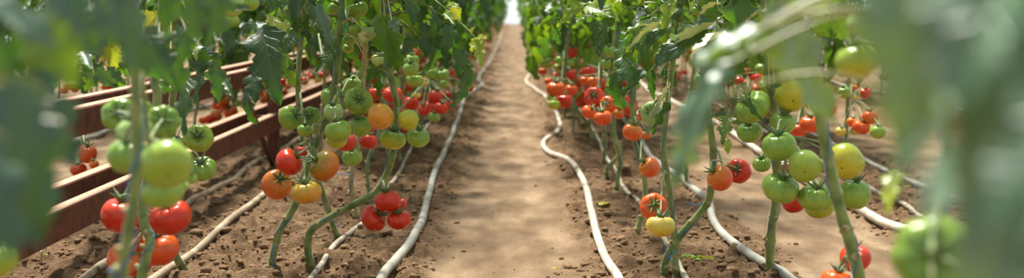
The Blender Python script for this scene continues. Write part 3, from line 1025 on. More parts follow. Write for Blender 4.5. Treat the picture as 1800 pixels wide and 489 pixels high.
# ------------------------------------------------------------------ tomatoes on the hero plants
# cluster: (plant, attach px, phrase of the cluster, [(x, y, r, d, colour, face, variant, phrase)])
CLUSTERS = [
 ('N1', (240, 215), 'in the blurred cluster at far left', [
  (210, 203, 31, 1.95, 'g', 't', 3, 'green tomato with a spiky calyx, top left'),
  (249, 190, 17, 2.05, 'g', 'u', 0, 'smaller green tomato tucked behind the stem'),
  (286, 214, 29, 1.95, 'g', 'c', 5, 'lobed double-bodied green tomato, top right'),
  (236, 230, 31, 1.70, 'pg', 'u', 1, 'pale green tomato half covered by the stem'),
  (226, 272, 36, 1.62, 'g', 'u', 0, 'large green tomato left of the stem'),
  (292, 289, 45, 1.52, 'g', 'b', 1, 'biggest round pale green tomato'),
  (286, 338, 36, 1.62, 'g', 'u', 3, 'yellowish green tomato hanging lowest'),
  (337, 314, 10, 1.85, 'g', 'u', 0, 'tiny green tomato at the right side'),
  (325, 328, 8, 1.75, 'g', 'u', 0, 'smallest green fruitlet, lower right'),
 ]),
 ('N4', (305, 215), 'beside the rusty rails', [
  (350, 243, 25, 2.7, 'yg', 't', 1, 'yellow-green tomato with a dark star calyx'),
  (355, 297, 25, 2.75, 'g', 'c', 3, 'ribbed green tomato below the star-topped one'),
  (312, 250, 12, 2.8, 'g', 'u', 0, 'little green tomato left of the star-topped one'),
 ]),
 ('N2', (253, 350), 'behind the scarred stem', [
  (216, 377, 37, 2.42, 'r', 'u', 4, 'large red tomato, left of the pair'),
  (300, 382, 36, 2.36, 'r', 'u', 1, 'large glossy red tomato, right of the pair'),
  (274, 436, 39, 2.46, 'ro', 'u', 3, 'wide orange-red tomato under the upper pair'),
  (216, 457, 29, 2.40, 'o', 'k', 0, 'orange tomato low at the left'),
  (240, 462, 27, 2.62, 'r', 'u', 0, 'red tomato mostly hidden at the bottom'),
 ]),
 ('LF', (-100, 440), 'at the left picture edge', [
  (-8, 455, 38, 1.3, 'yg', 'u', 0, 'blurred yellow-green tomato under big leaves'),
 ]),
 ('N4', (308, 30), 'high in the leaves of the left row', [
  (404, 8, 25, 2.4, 'pg', 'u', 0, 'large pale green tomato'),
  (403, 38, 17, 2.48, 'g', 'u', 3, 'green tomato just under the large pale one'),
  (437, 4, 18, 2.5, 'g', 'u', 1, 'green tomato right of the large pale one'),
 ]),
 ('T3', (525, 165), 'hanging left of the thick stem', [
  (509, 207, 21.5, 3.30, 'g', 'c', 1, 'largest pale green tomato of the four'),
  (547, 205, 18, 3.36, 'g', 't', 3, 'green tomato with spiky calyx, upper right of the four'),
  (535, 229, 13, 3.25, 'g', 'u', 0, 'small round green tomato below the four\'s stalk'),
  (557, 227, 11, 3.42, 'g', 'u', 0, 'smallest green tomato of the four'),
 ]),
 ('T1', (563, 236), 'of the truss hanging over two leaning stems', [
  (508, 285, 24.5, 2.98, 'r', 'c', 0, 'bright red tomato, upper left'),
  (570, 291, 27.5, 2.98, 'go', 'c', 0, 'brownish orange tomato, upper right'),
  (487, 324, 26.5, 3.10, 'o', 'c', 2, 'yellow-orange tomato, lower left'),
  (538, 337, 27, 2.94, 'yo', 'c', 3, 'amber tomato with pale green calyx, bottom'),
  (530, 266, 12, 3.2, 'r', 'u', 0, 'small red tomato hidden behind the stalk'),
 ]),
 ('T1', (592, 150), 'in the green cluster on the thick upright stem', [
  (620, 149, 16.5, 3.5, 'g', 'u', 0, 'round green tomato at the top'),
  (582, 170, 19, 3.55, 'g', 'u', 1, 'shaded green tomato behind the stem'),
  (630, 178, 25, 3.22, 'yg', 't', 1, 'big yellow-green tomato with dark star calyx'),
  (586, 196, 17.5, 3.15, 'pg', 'u', 0, 'light green tomato on the left'),
  (594, 230, 23.5, 3.08, 'g', 'u', 0, 'large light green tomato at the front'),
  (634, 222, 19, 3.22, 'g', 'c', 2, 'green tomato at the lower right'),
 ]),
 ('T4', (631, 200), 'low behind the green cluster', [
  (592, 246, 18, 3.6, 'yg', 'u', 1, 'yellowish green tomato'),
  (608, 250, 18, 4.0, 'r', 'u', 0, 'red tomato left of the bleached stem'),
  (647, 248, 16, 4.1, 'r', 'u', 0, 'red tomato right of the bleached stem'),
  (619, 276, 18.5, 4.05, 'g', 'u', 1, 'dark green tomato under the red pair'),
  (648, 222, 12, 4.2, 'r', 'u', 0, 'small red tomato between leaves'),
 ]),
 ('T5', (672, 140), 'behind the amber tomato', [
  (661, 163, 13, 4.6, 'r', 'u', 0, 'red tomato under drooping leaves'),
  (690, 166, 17, 4.4, 'r', 'u', 1, 'larger red tomato crossed by the stem'),
  (653, 190, 11, 4.7, 'r', 'u', 0, 'small red tomato at the left'),
 ]),
 ('T2', (697, 180), 'beside the stem that bends at its foot', [
  (669, 205, 23.5, 3.12, 'yo', 'b', 0, 'amber tomato showing its brown blossom scar'),
  (718, 211, 18.5, 3.12, 'yg', 'b', 0, 'yellow-green tomato showing its blossom scar'),
  (690, 245, 23, 3.28, 'yg', 'u', 3, 'broad green-yellow tomato under the amber one'),
  (735, 241, 21, 3.2, 'g', 'u', 1, 'green tomato at the lower right'),
 ]),
 ('T2', (667, 333), 'in the low trio beside the path hose', [
  (682, 353, 23, 3.12, 'r', 'u', 0, 'glossy red tomato on top'),
  (657, 385, 23.5, 3.15, 'r', 'k', 1, 'ribbed red tomato on the left'),
  (702, 386, 21.5, 3.12, 'r', 'u', 3, 'round red tomato on the right'),
  (703, 359, 12, 3.3, 'r', 'u', 0, 'red tomato peeping out behind'),
 ]),
 ('T1', (598, 40), 'high among the leaves by the thick stem', [
  (628, 16, 19, 3.4, 'g', 'u', 3, 'large dark green tomato'),
  (590, 15, 14, 3.6, 'g', 'u', 0, 'shaded green tomato left of the stem'),
  (650, 12, 13, 3.6, 'yo', 'u', 0, 'amber-tinged tomato'),
  (624, 51, 10.5, 3.3, 'g', 'u', 0, 'small round green tomato'),
  (651, 57, 17.5, 3.3, 'pg', 'u', 1, 'pale green tomato behind a dry leaf'),
  (616, 70, 11, 3.35, 'g', 'u', 0, 'green tomato touching the stem'),
  (612, 85, 10, 3.4, 'yg', 'u', 1, 'flattened yellow-green tomato'),
 ]),
 ('T3', (530, 60), 'among leaves above the frame', [
  (514, 20, 15, 3.5, 'yg', 'u', 1, 'yellow-green tomato'),
  (534, 24, 11, 3.7, 'g', 'u', 0, 'green tomato under a yellow leaf'),
 ]),
 ('T6', (709, 100), 'in the green bunch above the amber tomato', [
  (664, 105, 11, 4.6, 'pg', 'u', 0, 'pale green tomato at the left'),
  (697, 112, 11, 4.6, 'g', 'u', 0, 'green tomato next to the stem'),
  (723, 106, 14, 4.6, 'g', 'u', 1, 'round green tomato, upper right'),
  (722, 121, 14, 4.45, 'g', 'u', 0, 'front green tomato'),
  (691, 141, 12, 4.6, 'g', 'u', 0, 'green tomato low at the left'),
  (729, 141, 15.5, 4.5, 'g', 'u', 3, 'green tomato low at the right'),
 ]),
 ('T7', (765, 110), 'in the band left of the path', [
  (759, 129, 12, 5.4, 'g', 'u', 0, 'green tomato, left of two'),
  (778, 131, 12, 5.4, 'g', 'u', 1, 'green tomato, right of two'),
  (747, 147, 5.5, 5.2, 'y', 'u', 0, 'tiny yellow tomato'),
  (781, 147, 8, 5.6, 'g', 'u', 0, 'small green tomato under the two green ones'),
  (813, 151, 8.5, 6.6, 'g', 'u', 0, 'small green tomato nearest the path hose'),
  (798, 146, 6, 6.6, 'g', 'u', 0, 'tiny green tomato under the red pair'),
  (793, 130, 12.5, 6.6, 'r', 'u', 0, 'red tomato, left of a pair'),
  (809, 130, 12, 6.7, 'r', 'u', 0, 'red tomato, right of a pair'),
  (822, 136, 7, 6.9, 'r', 'u', 0, 'small red tomato touching the red pair'),
  (825, 155, 7.5, 6.6, 'r', 'u', 0, 'lone small red tomato beside the hose kink'),
 ]),
 ('T7', (750, 180), 'in the red bunch above the drip pipe', [
  (733, 167, 6.5, 4.8, 'y', 'u', 0, 'small yellow tomato over the bunch'),
  (766, 170, 13, 4.9, 'r', 'u', 2, 'tall red tomato at the top'),
  (722, 181, 14, 5.2, 'r', 'u', 0, 'red tomato at the left'),
  (746, 193, 11.5, 4.9, 'r', 'u', 0, 'red tomato at lower left'),
  (755, 187, 13, 5.1, 'r', 'u', 0, 'red tomato in the middle'),
  (775, 190, 13, 4.85, 'r', 'u', 1, 'red tomato at the lower front'),
  (788, 184, 10, 5.1, 'r', 'u', 0, 'red tomato at the right end'),
  (763, 206, 11, 5.0, 'g', 'u', 3, 'dark green tomato at the bottom'),
  (706, 195, 8, 4.7, 'ro', 'u', 0, 'reddish tomato next to the amber one'),
 ]),
 ('B2', (143, 250), 'above the rusty rail at far left', [
  (153, 270, 17, 4.6, 'ro', 'u', 2, 'largest orange-red tomato'),
  (165, 289, 8.5, 4.55, 'o', 'u', 0, 'small orange tomato'),
  (138, 298, 14, 4.6, 'r', 'u', 1, 'shaded red tomato, lowest'),
 ]),
 ('B2', (150, 140), 'in the bright leaves at far left', [
  (213, 100, 4.5, 6.2, 'r', 'u', 0, 'tiny red tomato, highest'),
  (140, 104, 4, 6.2, 'r', 'u', 0, 'tiny red tomato, farthest left'),
  (181, 104, 6, 6.2, 'o', 'u', 0, 'tiny orange tomato between the two reds'),
 ]),
 ('B1', (402, 165), 'beyond the upper rusty rails', [
  (391, 178, 12.5, 7.0, 'o', 'u', 0, 'orange tomato, the higher of the pair'),
  (405, 197, 13, 7.0, 'ro', 'u', 1, 'red-orange tomato, the lower of the pair'),
  (387, 205, 4.5, 6.9, 'pg', 'u', 0, 'tiny pale tomato at the foot'),
  (418, 182, 6, 6.9, 'g', 'u', 0, 'tiny green tomato at the right'),
 ]),
 ('T8', (571, 110), 'seen through the gap above the rusty rails', [
  (535, 142, 7, 6.5, 'r', 'u', 2, 'small red tomato, left'),
  (568, 132, 7.5, 6.6, 'r', 'u', 0, 'small red tomato, right'),
  (560, 140, 6, 6.4, 'y', 'u', 0, 'small yellow tomato'),
  (463, 176, 7, 7.5, 'o', 'u', 0, 'small orange tomato over the lower rails'),
 ]),
 # ---- right of the path
 ('S8', (996, 110), 'in the front cluster nearest the path', [
  (977, 156, 16, 5.7, 'ro', 'u', 1, 'orange-red tomato, largest'),
  (1004, 158, 11.5, 5.9, 'ro', 'u', 0, 'orange-red tomato right of the stem'),
  (991, 178, 14.5, 5.75, 'r', 'u', 0, 'darker red tomato below'),
  (968, 172, 7, 5.7, 'yg', 'u', 0, 'small yellow-green tomato'),
  (974, 184, 11, 5.6, 'yg', 'u', 1, 'yellow-green tomato hanging lowest'),
  (964, 142, 7, 6.4, 'ro', 'u', 0, 'small orange-red tomato up left'),
 ]),
 ('S8', (995, 70), 'in the middle distance right of the path', [
  (954, 125, 8, 7.6, 'ro', 'u', 0, 'small orange-red tomato close to the hose'),
  (984, 106, 9, 6.6, 'g', 'u', 0, 'round green tomato, left of two'),
  (1001, 111, 9, 6.6, 'g', 'u', 1, 'round green tomato, right of two'),
  (959, 113, 9, 7.4, 'yg', 'u', 0, 'yellow-green tomato over the orange ones'),
  (1003, 131, 8.5, 6.4, 'r', 'u', 2, 'tall red tomato beside the stem'),
  (1005, 92, 10, 7.0, 'r', 'u', 2, 'red tomato in the leaves'),
 ]),
 ('S6', (1054, 150), 'of the sharp red truss right of the path', [
  (1045, 171, 18.5, 4.55, 'r', 't', 1, 'largest tomato, top left, with calyx'),
  (1069, 184, 15.5, 4.5, 'ro', 'c', 0, 'red tomato on the right'),
  (1035, 197, 12.5, 4.45, 'ro', 'c', 0, 'smaller tomato, lower left'),
  (1060, 207, 16, 4.35, 'ro', 'c', 1, 'orange-red tomato, bottom front'),
 ]),
 ('S4', (1084, 115), 'in the red group behind the sharp truss', [
  (1036, 126, 12, 5.9, 'r', 'u', 0, 'dark red tomato, highest'),
  (1028, 141, 8.5, 5.7, 'ro', 'u', 0, 'small orange-red tomato'),
  (1043, 143, 11, 5.6, 'o', 'u', 0, 'orange tomato'),
  (1054, 146, 10, 5.7, 'r', 'u', 0, 'red tomato touching the orange one'),
  (1076, 152, 11, 5.8, 'r', 'u', 0, 'red tomato between the two stems'),
  (1094, 180, 15, 4.9, 'r', 'u', 1, 'big red tomato right of the truss'),
  (1110, 193, 13, 5.1, 'r', 'u', 0, 'red tomato beside the green-stemmed plant'),
  (1087, 200, 10, 5.2, 'o', 'u', 0, 'orange tomato, lowest'),
 ]),
 ('S3', (1112, 200), 'around the thin stem right of the red group', [
  (1112, 232, 17.5, 4.0, 'o', 'u', 0, 'round orange tomato'),
  (1135, 236, 10, 4.3, 'o', 'u', 0, 'orange tomato half hidden on the right'),
  (1125, 203, 10, 4.5, 'r', 'u', 0, 'red tomato under the hooked leaf'),
  (1118, 210, 7, 4.2, 'r', 'u', 0, 'small bright red tomato'),
 ]),
 ('S3', (1129, 275), 'hanging alone above the drip pipe', [
  (1141, 294, 18, 3.85, 'o', 'l', 2, 'single orange tomato'),
 ]),
 ('S1', (1173, 180), 'under the dusty grey leaves', [
  (1146, 200, 21, 3.5, 'pg', 't', 1, 'pale green tomato'),
 ]),
 ('S1', (1172, 305), 'hanging from the arched stalk', [
  (1149, 364, 24.5, 3.28, 'ro', 't', 1, 'red tomato with a pale calyx'),
  (1161, 397, 25.5, 3.14, 'y', 'u', 3, 'yellow tomato hanging under the red one'),
 ]),
 ('S2', (1253, 262), 'on the arched twine-tied stem', [
  (1265, 313, 23, 3.2, 'o', 'l', 2, 'orange tomato, left of the pair'),
  (1298, 301, 22, 3.28, 'r', 'c', 1, 'red tomato, right of the pair'),
 ]),
 ('S11', (1358, 140), 'in the large green cluster on the right', [
  (1323, 188, 31.5, 2.95, 'g', 'l', 3, 'big flattened green tomato, top left'),
  (1318, 232, 22, 3.02, 'g', 'u', 1, 'green tomato under the flattened one'),
  (1391, 168, 29, 2.95, 'yg', 'b', 1, 'yellowish green tomato with a brown scar'),
  (1376, 216, 22, 2.95, 'g', 'u', 0, 'green tomato under the scarred one'),
  (1370, 256, 30, 2.7, 'g', 'u', 0, 'round green tomato in the middle left'),
  (1339, 288, 16, 2.85, 'g', 'u', 0, 'small green tomato at the left edge'),
  (1415, 292, 29, 2.6, 'g', 'b', 0, 'round green tomato with a star-shaped scar'),
  (1372, 330, 32, 2.66, 'g', 'u', 3, 'dark glossy green tomato, lower left'),
  (1436, 347, 32, 2.66, 'g', 'u', 5, 'green tomato low in the centre'),
  (1440, 362, 26, 2.78, 'yg', 'u', 1, 'yellow-green tomato, lowest of all'),
  (1486, 284, 32.5, 2.6, 'yg', 'b', 0, 'yellow-flushed tomato with a dark dot scar'),
  (1503, 341, 27.5, 2.66, 'g', 'u', 2, 'light green tomato at the far right'),
  (1395, 355, 21, 2.9, 'r', 'u', 0, 'red tomato showing under the green ones'),
  (1382, 296, 10, 2.95, 'r', 'u', 0, 'small red tomato hidden between green ones'),
 ]),
 ('S12', (1500, 425), 'at the foot of the leaning thick stem', [
  (1503, 454, 27, 2.36, 'r', 'u', 0, 'dark red tomato behind the stem'),
  (1470, 496, 28, 2.3, 'ro', 'u', 1, 'orange-red tomato cut by the bottom edge'),
 ]),
 ('S11', (1350, 60), 'above the large green cluster', [
  (1362, 84, 20, 2.9, 'yg', 'u', 0, 'yellow-green tomato under a blurred leaf'),
  (1385, 44, 11, 3.0, 'o', 'u', 0, 'small tawny tomato half hidden by leaves'),
 ]),
 ('RG', (1664, 40), 'hanging pale and blurred, high on the right', [
  (1514, 42, 26, 1.55, 'pg', 'u', 0, 'upper green tomato'),
  (1505, 108, 35, 1.5, 'yg', 'u', 0, 'lower, larger lobed green tomato'),
 ]),
 ('RG', (1660, 380), 'close to the viewer', [
  (1642, 452, 74, .98, 'g', 't', 3, 'huge blurred green tomato at the bottom right'),
 ]),
 ('Q2', (1412, 160), 'in the second bed behind the green cluster', [
  (1425, 218, 19, 4.9, 'ro', 'u', 1, 'largest orange-red tomato, near the thick stem'),
  (1404, 228, 15, 5.0, 'ro', 'u', 0, 'orange-red tomato left of the largest'),
  (1421, 155, 9, 5.4, 'r', 'u', 0, 'dark red tomato, highest'),
  (1424, 168, 9, 5.2, 'pg', 'u', 0, 'whitish tomato under the dark red one'),
  (1424, 180, 11, 5.4, 'r', 'u', 0, 'red tomato under the whitish one'),
  (1414, 134, 8, 5.4, 'g', 'u', 0, 'small green tomato at the top'),
  (1418, 143, 6, 5.3, 'g', 'u', 0, 'tiny green tomato'),
 ]),
 ('Q1', (1489, 150), 'around the thin pale stem of the second bed', [
  (1456, 190, 14, 4.9, 'ro', 'u', 2, 'orange-red tomato peeping past the hanging leaf'),
  (1478, 231, 9, 4.9, 'y', 'u', 0, 'small yellow tomato left of the stem'),
  (1498, 215, 10, 4.9, 'o', 'u', 0, 'orange tomato right of the stem'),
  (1514, 223, 15, 4.8, 'ro', 'u', 1, 'rosy tomato, largest'),
  (1529, 206, 14, 4.8, 'ro', 'u', 0, 'pinkish red tomato at the top right'),
  (1543, 232, 14, 4.7, 'g', 'u', 0, 'green tomato under the blurred leaf'),
  (1502, 231, 8, 4.9, 'yg', 'u', 0, 'small yellow-green tomato, lowest'),
  (1484, 162, 11, 5.0, 'g', 'u', 2, 'green tomato beside the leaf tip'),
  (1500, 155, 8, 5.3, 'o', 'u', 0, 'small orange tomato, highest'),
  (1507, 164, 7, 5.3, 'pg', 'u', 0, 'small pale green tomato'),
  (1521, 163, 11, 5.3, 'r', 'u', 0, 'red tomato at the right'),
  (1500, 170, 6, 5.2, 'y', 'u', 0, 'tiny yellow tomato'),
 ]),
 ('Q3', (1726, 110), 'in the dark gap of the far-right leaves', [
  (1771, 143, 8, 6.2, 'o', 'u', 2, 'small oval orange tomato'),
 ]),
 ('S5', (1077, 80), 'in the green group under the curled dark leaves', [
  (1072, 90, 11, 4.7, 'g', 'u', 2, 'tall green tomato'),
  (1065, 112, 10, 4.8, 'g', 'u', 0, 'green tomato at the left'),
  (1086, 113, 9, 4.8, 'g', 'u', 0, 'green tomato in the middle'),
  (1098, 118, 11, 4.6, 'g', 'u', 1, 'green tomato at the right'),
  (1112, 118, 8, 4.9, 'g', 'u', 0, 'small green tomato at the right end'),
  (1134, 80, 13, 4.2, 'g', 'u', 3, 'shaded green tomato under a long leaf'),
 ]),
 ('S2', (1239, 70), 'high in the right bed leaves', [
  (1265, 30, 12, 3.7, 'g', 'u', 2, 'green tomato beneath a folded leaf'),
  (1225, 18, 10, 3.8, 'g', 'u', 0, 'olive green tomato'),
  (1322, 14, 14, 3.3, 'g', 'u', 1, 'pale green tomato near the big blurred leaf'),
  (1232, 140, 12, 3.8, 'g', 'u', 2, 'green tomato behind the blurred hanging leaf'),
 ]),
 ('S9', (1220, 120), 'seen between blurred leaves of the right bed', [
  (1330, 137, 9, 5.5, 'r', 'u', 0, 'small red tomato over the flattened green one'),
  (1300, 142, 8, 5.5, 'r', 'u', 0, 'small dark red tomato'),
  (1236, 222, 9, 5.6, 'r', 'u', 0, 'tiny red tomato'),
 ]),
]
MAIN_STALK = {}
for pk, at, phrase, toms in CLUSTERS:
    p = PL[pk]
    hubp = tuple(np.mean([np.array(W(t[0], t[1], t[3])) for t in toms], axis=0) + np.array([0, 0, .012]))
    tops = []
    for (x, y, r, d, c, face, var, ph) in toms:
        o, top = tomato(x, y, r, d, c, hubp if face == 'c' else face, var, ph + ' ' + phrase if len((ph + ' ' + phrase).split()) <= 16 else ph + ' ' + phrase)
        tops.append((top, np.array(o.location), r / F * d))
    # stalk: from the stem to the middle of the fruit tops, branches to each
    A = np.array(W(at[0], at[1], p.d))
    k = np.argmin(np.linalg.norm(p.C - A, axis=1)); A = p.C[k]
    cen = np.mean([t[1] for t in tops], axis=0); mxz = max(t[0][2] for t in tops)
    near = min(np.linalg.norm(t[1] - A) for t in tops)
    mean_r = np.mean([t[2] for t in tops])
    mb = MB()
    if len(tops) > 1:
        hub = cen * .62 + A * .38
        hub[2] = max(hub[2], cen[2] + mean_r * .3)
        mid = (A + hub) / 2 + np.array([0, 0, .25 * np.linalg.norm(A - hub)])
        tube(mb, [A, mid, hub, cen], [.0038, .0034, .0028, .002], 7, smooth=5)
        for (t, c_, r_) in tops:
            st = hub * .7 + mid * .3 if t[2] > hub[2] else hub
            md = (st + t) / 2 + (t - c_) * .55
            tube(mb, [st, md, t + (t - c_) * .12, t], [.0024, .0022, .0026, .003], 6, smooth=4)
    else:
        t, c_, r_ = tops[0]
        md = (A + t) / 2 + np.array([0, 0, .3 * np.linalg.norm(A - t)])
        tube(mb, [A, md, t + (t - c_) * .3, t], [.0036, .003, .0028, .003], 7, smooth=6)
    mb.build('truss_stalk', M_STEM, p.e, origin=p.base)

# ------------------------------------------------------------------ leaves one can single out
def placed_leaf(pk, ax, ay, bx, by, w, d, tone, roll=0.0, d2=None, teeth=1.0, m=None, seed=0, droop=.35, name='leaf', stalk=True):
    p = PL[pk]
    A = np.array(W(ax, ay, d)); B = np.array(W(bx, by, d2 or d + (random.random() - .5) * .05 * d))
    R = R_(int(ax * 7 + by * 3 + seed))
    Lc = np.linalg.norm(B - A)
    res = (21, 5) if Lc > .05 else (13, 3)
    V, q, uv = leaflet(1.0, (w / F * d) / Lc * 1.15, R, res[0], res[1], droop=droop, fold=.35, teeth=teeth)
    tip = V[-res[1] - 1]
    ang = math.atan2(tip[2], tip[1]); ch = math.hypot(tip[1], tip[2])
    c, s = math.cos(-ang), math.sin(-ang)
    Rx = np.array([[1, 0, 0], [0, c, -s], [0, s, c]])
    V = (V @ Rx.T) * (Lc / ch)
    to = np.array(CAM) - A; to /= np.linalg.norm(to)
    up = to + np.array([0, 0, .35])
    if tone <= -.65: up = to * .45 + np.array([0, 0, 1.0])
    fr_ = frame_from(B - A, up)
    V = V @ Matrix.Rotation(roll, 3, 'Y').to_3x3().__array__().T if False else V @ np.array(Matrix.Rotation(roll, 3, 'Y')).T
    mb = MB()
    mb.add(V @ fr_.T + A, q, uv, tone)
    k = np.argmin(np.linalg.norm(p.C - (A + np.array([0, 0, .02])), axis=1))
    Q = p.C[k]
    if stalk and np.linalg.norm(Q - A) < .34:
        md = (Q + A) / 2 + np.array([0, 0, .15 * np.linalg.norm(Q - A)])
        tube(mb, [Q, md, A, A + (B - A) * .08], [.0028, .002, .0014, .0009], 6, tone + .15, smooth=5)
    if tone < 0:
        m = M_DUST_SHEEN; mb.tone = [abs(t_) for t_ in mb.tone]
    return mb.build(name, m or M_LEAF, p.e, origin=p.base)


